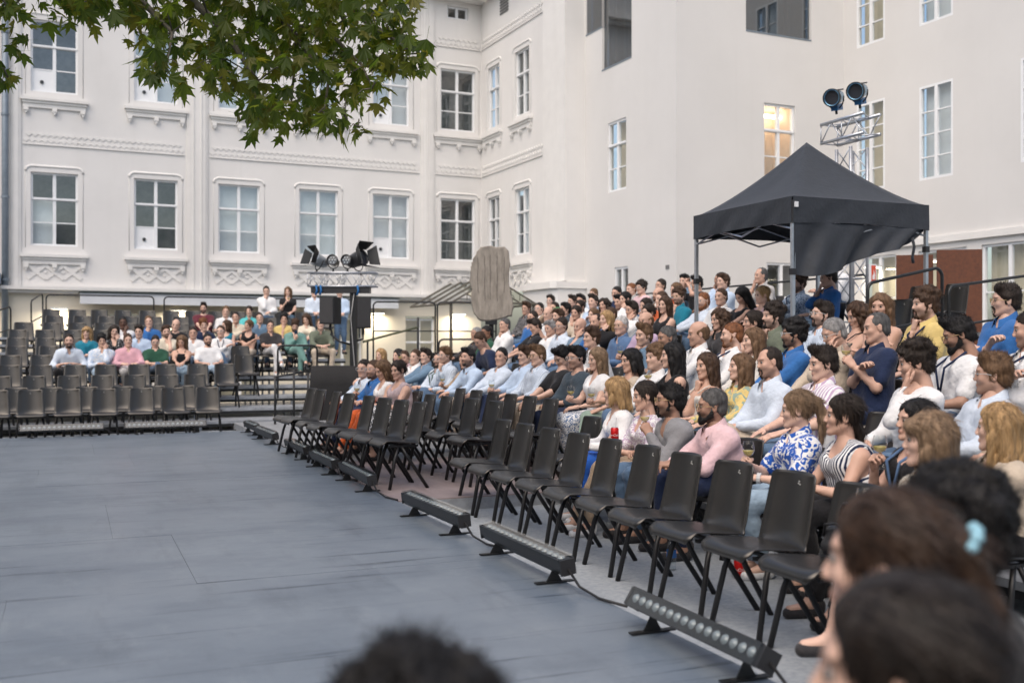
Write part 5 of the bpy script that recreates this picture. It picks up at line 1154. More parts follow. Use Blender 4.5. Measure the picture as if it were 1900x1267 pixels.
# ---- drinks
wineglass = glassmat('clear_wine_glass', (.97, .98, .98), .02, .02, 1.45)
wine_m = M('white_wine', (.62, .50, .16), .1, spec=.8); wine_m.node_tree.nodes['Principled BSDF'].inputs['Alpha'].default_value = .62
_g = {}
def wine_glass(p, label, fill=.5):
    if not _g:
        _g['bowl'] = MB().lathe([(.004, .0), (.010, .003), (.028, .014), (.038, .034), (.0405, .055), (.037, .080), (.032, .102), (.031, .102), (.036, .080), (.039, .055), (.036, .034), (.026, .016), (.001, .004)], 16).mesh('bowl', wineglass, True)
        _g['stem'] = MB().lathe([(.0045, .002), (.0035, -.02), (.0035, -.065), (.008, -.078)], 8).mesh('stem', wineglass, True)
        _g['foot'] = MB().lathe([(.001, -.076), (.010, -.078), (.034, -.083), (.034, -.085), (.0, -.085)], 16).mesh('foot', wineglass, True)
        _g['wine'] = MB().lathe([(.0, .006), (.025, .017), (.035, .034), (.0372, .044), (.0, .044)], 16).mesh('wine', wine_m, True)
    r = tag(empty('wine_glass', p), label, 'wine glass', 'wine glasses'); [link(k, me, r) for k, me in _g.items()]; return r
def can(p, label, straw=False):
    r = tag(empty('drink_can', p), label, 'drink can', 'red drink cans')
    MB().lathe([(.0, .0), (.024, .0), (.0265, .006), (.033, .012), (.033, .112), (.026, .122), (.026, .124)], 20).build('body', M('red_can', (.55, .012, .012), .28, metal=.3), r, True)
    MB().lathe([(.0, .118), (.025, .120), (.0262, .1245), (.0265, .1225)], 20).build('lid', alu, r, True)
    cu = bpy.data.curves.new('lettering', 'FONT'); cu.body = 'Coca-Cola'; cu.size = .026; cu.align_x = 'CENTER'; cu.shear = .35
    to = bpy.data.objects.new('tmp', cu); col.objects.link(to); dg = bpy.context.evaluated_depsgraph_get(); me = bpy.data.meshes.new_from_object(to.evaluated_get(dg)); bpy.data.objects.remove(to)
    for k in range(2):
        m2 = me.copy()
        for v in m2.vertices: a = v.co.x / .0333 + R(205 + 180 * k) ; zz = v.co.y; v.co = (.0334 * math.cos(a), .0334 * math.sin(a), .055 + zz)
        link('lettering', m2, r, M('white_print', (.8, .8, .8), .4))
    if straw: MB().tube([(.01, 0, .11), (.014, .004, .17), (.02, .008, .20)], .0035, 6).build('straw', MATS['frame_black'] if 'frame_black' in MATS else cable_m, r)
    return r
# ------------------------------------------------------------------ the audience
TWO_LABELS = {}
def look_from(X, Y, phi): return math.atan2(-Y, -X) - R(phi) - math.pi / 2
def RP(pid, row, y, res, phi, label, x=None, z=None, **k):
    X = (RX[row] if x is None else x) + .02; Z = RZ[row] if z is None else z
    if row >= 3 and phi > 40: phi = phi
    person(pid, (X, y, Z), FACE_L, look_from(X, y, phi), label, hz=1.17 + res, **k)
    chair(X - .02, y, Z, FACE_L + rnd.uniform(-.04, .04), 'black chair under the ' + ' '.join(label.split()[:9]).rstrip(','), 'occupied chairs')
def LP(pid, row, x, res, phi, label, **k):
    Y = LY[row] + .02; person(pid, (x, Y, LZ[row]), FACE_C, look_from(x, Y, phi), label, hz=1.15 + res, **k)
    chair(x, Y - .02, LZ[row], FACE_C + rnd.uniform(-.04, .04), 'dark chair under the ' + ' '.join(label.split()[:9]).rstrip(','), 'occupied chairs')
w_ = dict(sex='f')
# row 2, on the gravel
RP('R20', 2, 7.84, -.06, 88, 'woman with long blond braid in white and blue dress beside empty chairs', hair='braid', hc='blond', top='dress', tc='white', neck='v', legs='skirt', lc='royal', arms='lap', skin=1, lean=6, shoe='white', **w_)
RP('R21', 2, 7.40, -.08, 78, 'dark haired woman in pale floral top holding a red drink can', hair='low', hc='dark', top='blouse', tc='white', pat='leaf:lilac', sleeve='roll', neck='v', arms='lap+lowglassR', skin=2, lean=4, shoe='white', lc='tan', **w_)
RP('R22', 2, 7.0, -.10, 80, 'bearded man with black hair and glasses, grey henley, raising white wine', hair='quiff', hc='black', beard='short', bc='black', glasses='gold', top='shirt', tc='grey', neck='v', sleeve='long', arms='lap+glassL', skin=3, lean=10, lc='jeans', stub=.5)
RP('R23', 2, 6.36, -.10, 82, 'man with thick dark beard, gold glasses and pink shirt', hair='short', hc='salt', beard='full', bc='black', glasses='gold', tc='lpink', arms='knees', skin=3, lean=16, lc='navy', sleeve='roll')
RP('R24', 2, 5.55, -.10, 88, 'woman with blond ponytail in blue and white floral blouse', hair='pony', hc='ash', top='blouse', tc='royal', pat='floral:white', sleeve='short', arms='lap+lowglassR', skin=1, lean=2, lc='ljeans', watch=True, shoe='white', **w_)
RP('R25', 2, 5.02, -.10, 86, 'dark haired woman in striped sleeveless bow blouse, hands in lap', hair='low', hc='dark', top='tank', tc='white', pat='pin:navy', sleeve='none', arms='join', skin=2, lean=4, lc='black', **w_)
RP('R26', 2, 4.50, -.15, 72, 'smiling woman with tied black hair, black top and blue lanyard', hair='low', hc='black', top='tank', tc='black', sleeve='none', arms='lap+glassR', lanyard='denim', skin=2, lc='black', **w_)
RP('R27', 1, 3.50, -.08, 84, 'woman with long dark blond hair, straight fringe and bare knees, holding up white wine', hair='fringe', hc='ash', top='blouse', tc='cream', pat='leaf:tan', sleeve='long', arms='lap+lowglassR', skin=1, legs='shorts', lc='cream', lpat='leaf:char', legpose='cross', **w_)
RP('R28', 3, 4.35, -.30, 84, 'woman with smooth tied light brown hair at the right edge', hair='low', hc='light', top='blouse', tc='tan', sleeve='long', arms='lap', skin=2, lc='black', **w_)
RP('R29', 2, 3.95, -.10, 84, 'blond woman cut off by the right picture edge', hair='long', hc='blond', top='blouse', tc='beige', sleeve='long', arms='lap', skin=1, lc='black', **w_)
# row 1 on the platform
Q1 = dict(x=3.72, z=0.)
RP('R1', 1, 13.75, -.10, 45, 'man in pale blue shirt with glasses, first in the platform row', hair='short', hc='dark', glasses='black', tc='pblue', arms='knees', lean=14, lc='navy', **Q1)
RP('R2', 1, 13.25, -.10, 48, 'bearded man in denim blue shirt beside the pale blue one', hair='short', hc='brown', beard='short', glasses='black', tc='blue', sleeve='roll', arms='knees+lowglassR', lean=14, lc='navy', **Q1)
RP('R3', 1, 12.78, -.16, 60, 'woman with brown bob bowing her head, orange trousers', hair='bob', hc='light', top='tank', tc='white', sleeve='none', arms='join', pitch=-22, lean=14, lc='orange', **Q1, **w_)
RP('R4', 1, 12.26, -.16, 38, 'woman in mauve sleeveless top with patterned skirt, hair tied back', hair='bun', hc='dark', top='tank', tc='mauve', sleeve='none', arms='join', lean=2, legs='skirt', lc='white', lpat='leaf:black', skin=2, **Q1, **w_)
# row 3
RP('R37', 3, 4.86, -.04, 84, 'man with glasses and stubble in pale blue shirt near the right edge', hair='side', hc='light', glasses='square', stub=.5, tc='pblue', arms='lap', skin=2)
RP('R36', 3, 5.36, .02, 80, 'stubbled dark haired man in open white shirt', hair='messy', hc='dark', stub=.55, tc='white', neck='v', arms='lap', skin=2)
RP('R35', 3, 6.43, .0, 78, 'young man in pink and white striped shirt', hair='quiff', hc='dark', tc='white', pat='stripe:lilac', sleeve='short', arms='lap', skin=1)
RP('R34', 3, 6.92, .0, 72, 'man with receding hair and goatee in light blue shirt', hair='receding', hc='dark', beard='goatee', stub=.6, tc='pblue', arms='join', skin=2, lean=4, lc='beige')
RP('R33', 3, 7.42, -.05, 80, 'woman with ash brown hair in yellow green floral blouse', hair='long', hc='light', top='blouse', tc='yellow', pat='print:sage', sleeve='long', arms='lap', skin=1, **w_)
RP('R32', 3, 7.92, -.05, 66, 'woman with very long brown hair in cream tank top', hair='half', hc='brown', top='strap', tc='offwhite', sleeve='none', arms='lap', skin=2, **w_)
RP('R31', 3, 8.42, .04, 72, 'woman with long black hair in black top, white wine at her chest', hair='half', hc='black', top='tank', tc='black', sleeve='none', arms='lap+glassL', skin=1, lc='black', **w_)
RP('R30', 3, 8.90, .01, 62, 'man with light brown hair and white shirt behind the cola woman', hair='messy', hc='light', stub=.4, tc='white', arms='lap', skin=1)
RP('R19', 3, 9.40, -.02, 62, 'woman with short black curls in beige top', hair='bob', hc='black', top='blouse', tc='beige', sleeve='cap', neck='scoop', arms='lap+lowglassR', skin=2, lc='sage', legpose='cross', **w_)
RP('R18', 3, 9.90, -.01, 55, 'blond woman in white lace top and blue floral skirt', hair='long', hc='ash', top='blouse', tc='white', sleeve='cap', neck='v', arms='lap+lowglassR', legs='skirt', lc='white', lpat='leaf:denim', skin=1, shoe='white', **w_)
RP('R17', 3, 10.42, .0, 52, 'man with glasses, black hair and slate long sleeve shirt', hair='quiff', hc='black', glasses='square', stub=.5, top='tee', tc='slate', sleeve='roll', neck='crew', arms='join', watch=True, skin=2, lc='navy')
RP('R16', 3, 11.02, .0, 52, 'black haired man in black T-shirt looking down at his hands', hair='quiff', hc='black', top='tee', tc='black', sleeve='short', neck='crew', arms='join', pitch=-25, skin=1, lc='beige')
RP('R15', 3, 11.57, .01, 50, 'man with glasses in pale blue checked shirt', hair='quiff', hc='light', glasses='gold', tc='pblue', pat='check:denim', sleeve='roll', arms='lap', skin=1, lc='beige')
RP('R14', 3, 12.12, .01, 52, 'brown haired man in light blue shirt, glass in his raised hand', hair='side', hc='brown', tc='lblue', sleeve='roll', arms='lap+lowglassR', skin=1, lc='navy', legpose='cross')
RP('R13', 3, 12.92, -.02, 42, 'dark haired young man in pale blue shirt beside the smiling bearded man', hair='short', hc='black', tc='pblue', arms='lap', skin=2)
RP('R12', 3, 13.55, -.03, 38, 'smiling bearded man in light blue shirt leaning forward', hair='quiff', hc='black', beard='short', tc='lblue', arms='knees', lean=16, skin=2, lc='beige')
RP('R11', 3, 14.08, -.08, 40, 'long haired woman in tan top holding red wine', hair='long', hc='brown', top='blouse', tc='tan', sleeve='roll', arms='lap+lowglassR', skin=2, lc='jeans', **w_)
RP('R10', 3, 14.65, -.01, 42, 'man with light brown hair and glasses, pale checked shirt, hand raised', hair='side', hc='light', glasses='black', stub=.4, tc='pblue', pat='check:steel', arms='lap+chinR', skin=1, lean=6)
RP('R9', 3, 15.2, -.09, 40, 'man with glasses, short beard and green lanyard', hair='short', hc='dark', beard='short', glasses='black', tc='pblue', lanyard='green', arms='lap', skin=2)
RP('R8', 3, 16.1, -.04, 45, 'dark haired man in grey blue shirt, upright at the row end', hair='quiff', hc='dark', tc='steel', arms='lap', skin=1)
RP('R8b', 3, 16.62, -.06, 45, 'person half hidden behind the grey blue shirted man', hair='short', hc='brown', tc='white', arms='lap', skin=1)
RP('R6', 3, 17.12, -.08, 35, 'short haired man in pink shirt drinking', hair='short', hc='brown', tc='lpink', arms='lap+drinkR', skin=2)
RP('R5', 3, 17.65, -.05, 45, 'woman with short black bob beside the drinking man', hair='bob', hc='black', top='blouse', tc='lpink', arms='lap', skin=1, **w_)
RP('R7', 3, 18.8, -.04, 35, 'blond woman by the stairs behind the mast', hair='long', hc='blond', top='blouse', tc='white', arms='lap', skin=1, **w_)
# row 4
RP('R55', 4, 5.22, .04, 76, 'dark stubbled man in white shirt with navy lanyard at the right edge', hair='short', hc='dark', stub=.6, tc='white', lanyard='navy', arms='lap', skin=2)
RP('R54', 4, 5.77, .01, 72, 'bearded man in white T-shirt with navy lanyard, clear framed glasses', hair='quiff', hc='black', beard='full', bc='black', glasses='gold', top='tee', tc='white', sleeve='short', neck='crew', lanyard='navy', arms='lap', pitch=-14, skin=3)
RP('R53', 4, 6.70, .07, 82, 'man in navy polo with red trim, arms folded, wine glass in hand', hair='receding', hc='salt', top='polo', tc='navy', sleeve='short', arms='cross+glassL', skin=2, lc='navy', lean=-8)
RP('R52', 4, 7.25, .03, 72, 'grey haired man with black glasses in beige shirt', hair='short', hc='grey', glasses='square', tc='beige', arms='lap', pitch=-14, skin=2)
RP('R51', 4, 7.76, .03, 76, 'man with black curls, beard and glasses in blue shirt', hair='curly', hc='black', beard='short', glasses='black', tc='blue', arms='lap', skin=3)
RP('R50', 4, 8.26, -.03, 74, 'woman with straight light brown hair in white top', hair='long', hc='light', top='blouse', tc='offwhite', arms='lap', skin=1, **w_)
RP('R49', 4, 8.76, .03, 68, 'red haired man with short beard, white shirt and dark lanyard', hair='short', hc='red', beard='short', tc='white', lanyard='navy', arms='lap', skin=1)
RP('R48', 4, 9.26, .05, 68, 'bald man in white shirt looking left', hair='balding', hc='light', stub=.3, tc='white', arms='lap', skin=2)
RP('R47', 4, 9.82, .01, 55, 'man with greying dark hair and tan skin in dark shirt', hair='short', hc='salt', stub=.4, tc='steel', arms='lap', skin=3)
RP('R46', 4, 10.34, .04, 55, 'man with wavy light brown hair in grey blue polo', hair='quiff', hc='light', stub=.4, top='polo', tc='steel', sleeve='short', arms='lap', skin=1)
RP('R45', 4, 11.33, .02, 52, 'brown haired man in white shirt leaning forward in row four', hair='side', hc='brown', tc='white', arms='lap', skin=1, lean=8)
RP('R39', 4, 14.45, .0, 60, 'man in dark blue T-shirt bending far forward', hair='short', hc='brown', top='tee', tc='navy', sleeve='short', neck='crew', arms='knees', lean=38, pitch=-30, skin=2, lc='ljeans')
# row 5
RP('R73', 5, 6.14, .08, 88, 'man with moustache and round glasses in bright blue shirt', hair='side', hc='dark', beard='goatee', glasses='gold', tc='blue', sleeve='roll', arms='cross', skin=1, lean=-2)
RP('R72', 5, 6.85, .07, 76, 'bearded man in pale yellow polo, hand on chin', hair='messy', hc='brown', beard='short', top='polo', tc='yellow', sleeve='short', lanyard='navy', arms='lap+chinR', skin=1, lean=6)
RP('R71', 5, 7.38, .07, 22, 'woman with long brown hair in black strappy top, facing us', hair='half', hc='light', top='strap', tc='black', sleeve='none', arms='lap', skin=2, lc='black', **w_)
RP('R70', 5, 7.88, .0, 52, 'woman with brown hair tied loosely, dark patterned dress, eyes lowered', hair='wavy', hc='brown', top='strap', tc='char', pat='leaf:tan', sleeve='none', arms='lap+lowglassR', pitch=-12, skin=2, **w_)
RP('R69', 5, 8.36, .03, 72, 'dark haired man with black glasses and beard, striped pale shirt', hair='side', hc='dark', beard='short', glasses='square', tc='pblue', pat='check:denim', arms='lap', skin=1)
RP('R68', 5, 9.02, .02, 66, 'bearded man with dark hair in green shirt', hair='messy', hc='dark', beard='short', tc='olive', arms='lap', skin=1)
RP('R67', 5, 9.5, -.03, 70, 'woman with dark tied hair in black top, row five', hair='low', hc='dark', top='tank', tc='black', sleeve='none', arms='lap', skin=2, **w_)
RP('R66', 5, 9.98, .01, 60, 'curly brown haired woman half hidden behind the bald man', hair='wavy', hc='brown', top='blouse', tc='char', arms='lap', skin=2, **w_)
RP('R64', 5, 11.75, .03, 52, 'bald man in lilac shirt with dark wristwatch', hair='balding', hc='light', tc='lilac', sleeve='roll', watch=True, arms='lap+lowglassR', skin=2)
RP('R63', 5, 12.25, -.02, 50, 'white haired man with thin glasses', hair='short', hc='white', glasses='gold', tc='denim', arms='lap', skin=1)
RP('R65', 5, 12.75, .07, 52, 'woman with pale blond bob in black top', hair='bob', hc='blond', top='blouse', tc='black', arms='lap', skin=1, **w_)
RP('R61', 5, 13.22, .04, 48, 'man with receding hair and dark beard in bright blue shirt', hair='receding', hc='dark', beard='short', tc='blue', arms='lap', skin=2)
RP('R44', 5, 13.72, -.01, 42, 'bald clean shaven man in steel blue polo', hair='bald', hc='light', top='polo', tc='steel', sleeve='short', arms='lap', skin=2)
RP('R60', 5, 14.2, .01, 45, 'man with dark glasses beside the bald man in steel blue', hair='short', hc='dark', glasses='black', tc='pblue', arms='lap', skin=2)
RP('R43', 5, 14.73, -.02, 42, 'grey haired man in white shirt', hair='side', hc='grey', tc='white', arms='lap', skin=2)
RP('R42', 5, 15.38, .02, 68, 'young man in black polo with swept back hair, looking down', hair='quiff', hc='dark', top='polo', tc='black', sleeve='short', arms='lap', pitch=-16, skin=2)
RP('R38', 5, 16.55, .06, 50, 'man with grey brown hair and white shirt near the stone slab', hair='short', hc='salt', tc='white', arms='lap', skin=2)
RP('R40', 5, 17.16, -.06, 45, 'dark skinned man in dark green jacket with a glass', hair='short', hc='black', top='jacket', tc='green', arms='lap+lowglassR', skin=4)
RP('R41', 5, 17.74, -.08, 50, 'person with grey cap like hair at the far end of row five', hair='short', hc='grey', top='jacket', tc='char', arms='lap', skin=3)
# row 6
RP('R95', 6, 12.55, .07, 45, 'woman with straight long brown hair in black tank top', hair='half', hc='brown', top='tank', tc='black', sleeve='none', arms='lap', skin=1, **w_)
RP('R97', 6, 13.05, -.02, 42, 'dark haired woman in blue patterned blouse, row six', hair='bun', hc='dark', top='blouse', tc='steel', pat='leaf:lgrey', arms='lap', skin=1, **w_)
RP('R98', 6, 13.54, .03, 48, 'dark haired man in white shirt, row six', hair='quiff', hc='dark', tc='white', arms='lap', skin=2)
RP('R99', 6, 14.02, -.03, 40, 'man with short brown hair behind the blond bob', hair='short', hc='brown', tc='navy', arms='lap', skin=2)
RP('R62', 6, 14.75, -.02, 45, 'woman with light brown hair in black dotted dress', hair='bun', hc='light', top='blouse', tc='black', pat='dots:white', sleeve='cap', arms='lap', skin=1, **w_)
RP('R83', 6, 15.35, .04, 35, 'dark haired woman resting her face on her hand', hair='low', hc='dark', top='blouse', tc='beige', arms='lap+cheekR', skin=2, **w_)
RP('R58', 6, 15.95, .0, 42, 'bearded man in grey leaf print shirt', hair='side', hc='brown', beard='short', tc='lgrey', pat='leaf:char', sleeve='short', arms='lap', skin=1)
RP('R59', 6, 16.45, .05, 42, 'balding man behind the leaf print shirt', hair='balding', hc='light', tc='white', arms='lap', skin=1)
RP('R59b', 6, 17.2, .0, 45, 'man in bright blue jacket half hidden near the stone slab', hair='short', hc='dark', top='jacket', tc='blue', arms='lap', skin=2)
# row 7
RP('R107', 7, 11.35, -.04, 55, 'blond woman in pink top on the upper tier', hair='low', hc='blond', top='tank', tc='lpink', sleeve='none', arms='lap', skin=1, **w_)
RP('R106', 7, 11.92, -.03, 48, 'woman with very long black hair in black top bowing her head', hair='half', hc='black', top='tank', tc='black', sleeve='none', arms='lap', pitch=-22, skin=2, **w_)
RP('R105', 7, 12.4, -.02, 48, 'brown haired man squeezed between red beard and black haired woman', hair='short', hc='brown', tc='white', arms='lap', skin=1)
RP('R104', 7, 12.88, -.06, 45, 'red bearded man with glasses in pale blue shirt', hair='short', hc='red', beard='full', bc='red', glasses='black', tc='pblue', arms='lap', skin=1)
RP('R94', 7, 13.45, .03, 52, 'bearded man with glasses in teal polo', hair='messy', hc='brown', beard='short', glasses='gold', top='polo', tc='teal', sleeve='short', arms='lap', skin=1)
RP('R100', 7, 13.95, .0, 45, 'person in orange red top behind the teal polo', hair='short', hc='brown', top='tee', tc='orange', neck='crew', sleeve='short', arms='lap', skin=1)
RP('R96', 7, 14.48, -.07, 42, 'dark haired woman with tied hair, pale top, row seven', hair='bun', hc='dark', top='blouse', tc='lgrey', arms='lap', skin=1, **w_)
RP('R86', 7, 14.96, .05, 45, 'woman with tied black hair in white, row seven', hair='low', hc='black', top='blouse', tc='white', arms='lap', skin=1, **w_)
RP('R85', 7, 15.44, .02, 45, 'dark haired man with stubble in grey shirt, row seven', hair='quiff', hc='black', stub=.5, tc='grey', arms='lap', skin=2)
RP('R84', 7, 15.92, -.01, 45, 'woman with long wavy dark hair, row seven', hair='wavy', hc='dark', top='blouse', tc='tan', arms='lap', skin=2, **w_)
RP('R81', 7, 16.42, .06, 45, 'tall dark haired man in light blue shirt, row seven', hair='quiff', hc='dark', stub=.4, tc='lblue', arms='lap', skin=1)
RP('R80', 7, 16.92, -.01, 40, 'woman with dark centre parted hair, row seven', hair='low', hc='dark', top='blouse', tc='offwhite', arms='lap', skin=2, **w_)
RP('R79', 7, 17.4, -.04, 70, 'man in dark teal shirt turned sideways, dark hair to the nape', hair='side', hc='black', tc='slate', arms='lap', skin=2)
RP('R78', 7, 17.9, -.01, 40, 'man drinking from a green bottle', hair='short', hc='dark', tc='tan', arms='lap+drinkR', skin=2)
RP('R74', 7, 18.5, .0, 42, 'man with black glasses and dark hair, far part of row seven', hair='short', hc='black', glasses='square', tc='white', arms='lap', skin=1)
RP('R56', 7, 19.14, .04, 40, 'brown haired man in dark patterned jacket right of the stone slab', hair='quiff', hc='brown', top='jacket', tc='char', pat='leaf:grey', arms='lap', skin=2)
# row 8
RP('R110', 8, 11.1, -.02, 75, 'dark haired man in royal blue shirt beneath the gazebo, hands raised to his face', hair='quiff', hc='dark', tc='blue', sleeve='roll', arms='lap+cheekR', skin=2, lc='ljeans')
RP('R109', 8, 11.72, -.05, 62, 'bearded man in pale patterned shirt with lanyard beneath the gazebo', hair='messy', hc='brown', beard='short', tc='pblue', pat='leaf:steel', lanyard='navy', arms='lap', skin=2)
RP('R103', 8, 13.43, .06, 52, 'brown haired man in light blue shirt, row eight', hair='side', hc='brown', tc='lblue', arms='lap', skin=1)
RP('R92', 8, 14.9, .01, 52, 'brown haired woman in profile, row eight', hair='bob', hc='light', top='blouse', tc='orange', arms='lap', skin=1, **w_)
RP('R91', 8, 15.46, -.04, 48, 'bald bearded man in pale shirt, row eight', hair='balding', hc='brown', beard='short', tc='offwhite', arms='lap', skin=2)
RP('R87', 8, 16.86, .04, 45, 'dark haired man in navy, row eight', hair='short', hc='black', tc='navy', arms='lap', skin=2)
RP('R77', 8, 18.3, -.04, 45, 'black haired man right of the bottle drinker, row eight', hair='quiff', hc='black', tc='white', arms='lap', skin=2)
RP('R76', 8, 18.82, -.03, 42, 'dark haired man in denim shirt, far part of row eight', hair='quiff', hc='dark', tc='denim', arms='lap', skin=1)
RP('R75', 8, 19.6, .0, 42, 'man with black glasses in light blue shirt, last in row eight', hair='side', hc='dark', glasses='square', tc='lblue', arms='lap', skin=1)
# row 9 and 10
RP('R112', 10, 12.75, -.10, 60, 'person in white shirt behind the truss tower', hair='short', hc='light', tc='white', arms='lap', skin=2)
RP('R108', 9, 13.42, -.04, 62, 'man with receding hair in grey shirt, chin on his hand, by the gazebo leg', hair='receding', hc='salt', top='polo', tc='lgrey', sleeve='short', arms='lap+cheekR', lean=12, skin=2)
RP('R102', 9, 14.82, -.02, 52, 'dark haired man in light blue shirt, hand to his face, row nine', hair='short', hc='black', stub=.6, tc='lblue', arms='lap+cheekR', skin=3)
RP('R101', 9, 15.34, -.05, 48, 'black haired man in black T-shirt with hands raised clapping', hair='quiff', hc='black', top='tee', tc='black', sleeve='short', neck='crew', arms='raise', skin=2)
RP('R93', 9, 15.92, .02, 50, 'dark haired man in slate blue polo, tallest of the back row', hair='side', hc='black', top='polo', tc='steel', sleeve='short', arms='lap', skin=1)
RP('R90', 9, 16.74, -.02, 48, 'dark haired man in grey, back row', hair='short', hc='dark', tc='grey', arms='lap', skin=2)
RP('R89', 9, 17.24, -.03, 45, 'man with glasses in pink T-shirt, back row', hair='curly', hc='dark', glasses='black', top='tee', tc='lpink', sleeve='short', neck='crew', arms='lap', skin=1)
RP('R88', 9, 17.76, -.04, 45, 'red blond man in back row near the tower window', hair='short', hc='red', tc='lgrey', arms='lap', skin=1)
RP('R82', 9, 19.33, -.06, 45, 'fair haired man farthest in the back row by the tower wall', hair='short', hc='light', tc='pblue', arms='lap', skin=1)
# far stand
LP('L1', 5, -.02, -.06, 5, 'bearded man in pale lavender shirt, leftmost of the far spectators', hair='short', hc='dark', beard='short', tc='pblue', sleeve='roll', arms='thigh', skin=1, lean=6, lc='black')
LP('L2', 5, .55, -.10, 8, 'man with dark curls in light blue patterned shirt, hand on cheek', hair='curly', hc='black', tc='lblue', pat='leaf:white', arms='lap+cheekL', lean=8, skin=2, lc='ljeans')
LP('L3', 5, 1.02, -.05, 5, 'person in pink shirt among the far spectators', hair='short', hc='brown', tc='pink', arms='lap', skin=1, lc='lgrey')
LP('L4', 5, 1.52, -.10, 0, 'man in dark green polo with glasses, looking at his wrist', hair='short', hc='dark', glasses='black', top='polo', tc='green', sleeve='short', arms='join', pitch=-14, skin=1, lc='jeans', legpose='cross')
LP('L5', 5, 1.98, -.12, 10, 'woman in black one shoulder top looking down, far stand', hair='long', hc='light', top='strap', tc='black', sleeve='none', arms='lap', pitch=-20, skin=2, lc='ljeans', **w_)
LP('L6', 5, 2.5, -.03, 0, 'black bearded man in white printed T-shirt, far stand', hair='short', hc='black', beard='short', top='tee', tc='white', sleeve='short', neck='crew', arms='thigh', skin=2, lc='ljeans')
LP('L7', 6, .30, -.12, 12, 'blond woman with fringe in green, chin on hand, far stand', hair='fringe', hc='blond', top='blouse', tc='teal', arms='lap+chinR', skin=1, **w_)
LP('L8', 6, .78, -.04, 5, 'woman with long dark hair in black dotted blouse, far stand', hair='half', hc='dark', top='blouse', tc='black', pat='dots:white', neck='v', arms='lap', skin=1, **w_)
LP('L9', 6, 1.27, -.04, 5, 'dark haired man in light blue shirt, far stand', hair='side', hc='dark', tc='lblue', arms='lap', skin=1)
LP('L12', 6, 1.78, -.04, 0, 'brown bearded man in cream shirt, far stand', hair='side', hc='brown', beard='short', tc='cream', sleeve='short', arms='lap', skin=1)
LP('L14', 6, 2.32, -.06, 8, 'dark haired man in white shirt behind the printed T-shirt', hair='short', hc='dark', tc='white', arms='lap', skin=2)
LP('L17', 6, 2.84, -.03, 10, 'man with glasses in white shirt and lanyard, arms folded, far stand', hair='short', hc='brown', glasses='black', tc='white', lanyard='navy', arms='cross', skin=1)
LP('L10', 7, .98, -.02, 0, 'dark skinned man in white shirt rubbing his face', hair='short', hc='black', tc='white', sleeve='short', arms='lap+cheekL', skin=5)
LP('L11', 7, 1.52, .0, 5, 'fair haired man in royal blue shirt, far stand', hair='short', hc='light', tc='blue', arms='lap', skin=1)
LP('L13', 7, 2.05, -.08, 5, 'man with shaved head in black T-shirt, far stand', hair='balding', hc='light', top='tee', tc='black', neck='crew', sleeve='short', arms='lap', skin=1)
LP('L16', 7, 2.62, -.06, 5, 'red blond man in navy shirt, far stand', hair='messy', hc='red', tc='navy', arms='lap', skin=1)
LP('L19', 7, 3.05, -.08, 70, 'woman in teal top turned sideways, far stand', hair='bob', hc='brown', top='tank', tc='teal', sleeve='none', arms='lap', skin=1, **w_)
LP('L23', 7, 3.52, -.06, 30, 'woman with tied hair in black sleeveless top, far stand', hair='bun', hc='light', top='tank', tc='black', sleeve='none', arms='cross', skin=2, lc='beige', **w_)
LP('L24', 7, 4.01, -.08, 8, 'man in charcoal short sleeved shirt and white trousers, legs crossed', hair='short', hc='dark', tc='char', sleeve='short', arms='join', skin=2, lc='white', legpose='cross', shoe='white')
LP('L26', 7, 4.54, -.06, 0, 'bearded man in pale green suit looking at his phone', hair='messy', hc='brown', beard='full', top='jacket', tc='tealsuit', neck='v', arms='lap+phone', pitch=-18, skin=1, lc='tealsuit', legpose='cross')
LP('L28', 7, 5.1, -.02, 5, 'man in grey green shirt and beige trousers leaning forward, knees apart', hair='short', hc='light', tc='olive', sleeve='roll', arms='knees', lean=18, skin=1, lc='beige', legpose='apart')
LP('L20', 8, 3.40, -.04, 5, 'man in striped pale shirt behind the teal top', hair='short', hc='dark', tc='cream', pat='check:tan', arms='lap', skin=2)
LP('L22', 8, 3.9, -.04, 8, 'dark haired man in blue shirt leaning aside, far stand', hair='short', hc='dark', tc='steel', arms='lap', skin=1)
LP('L25', 8, 4.47, -.07, 5, 'black curly haired man in yellow shirt, far stand', hair='curly', hc='black', tc='yellow', sleeve='short', arms='lap', skin=2)
LP('L27', 8, 4.95, -.08, 20, 'woman with long brown hair in cream top looking down, far stand', hair='half', hc='brown', top='blouse', tc='cream', arms='lap', pitch=-20, skin=1, **w_)
LP('L15', 9, 2.8, .03, 0, 'dark bearded man in maroon T-shirt, far stand', hair='quiff', hc='dark', beard='short', top='tee', tc='maroon', sleeve='short', neck='crew', arms='lap', skin=1)
LP('L18', 9, 3.3, -.05, 5, 'short haired man in white polo, upper far stand', hair='short', hc='light', top='polo', tc='white', sleeve='short', arms='lap', skin=1)
LP('L21', 9, 3.8, -.04, 15, 'woman in turquoise top, upper far stand', hair='low', hc='dark', top='blouse', tc='turq', sleeve='short', arms='lap', skin=1, **w_)
def SP(pid, x, y, z, phi, hz, label, **k): person(pid, (x, y, z), FACE_C, look_from(x, y, phi), label, hz=hz, stand=True, group='spectators standing at the back', **k)
SP('L29', 4.55, 26.55, LZ[11] - .25, 5, 1.60, 'man in white shirt and jeans standing at the back, hand at chin', hair='short', hc='dark', tc='white', arms='chinR', skin=1, lc='jeans')
SP('L30', 5.1, 26.6, LZ[11] - .25, 10, 1.60, 'woman in black top standing at the back with a glass', hair='half', hc='light', top='blouse', tc='black', sleeve='cap', neck='v', arms='glassR', skin=1, lc='steel', **w_)
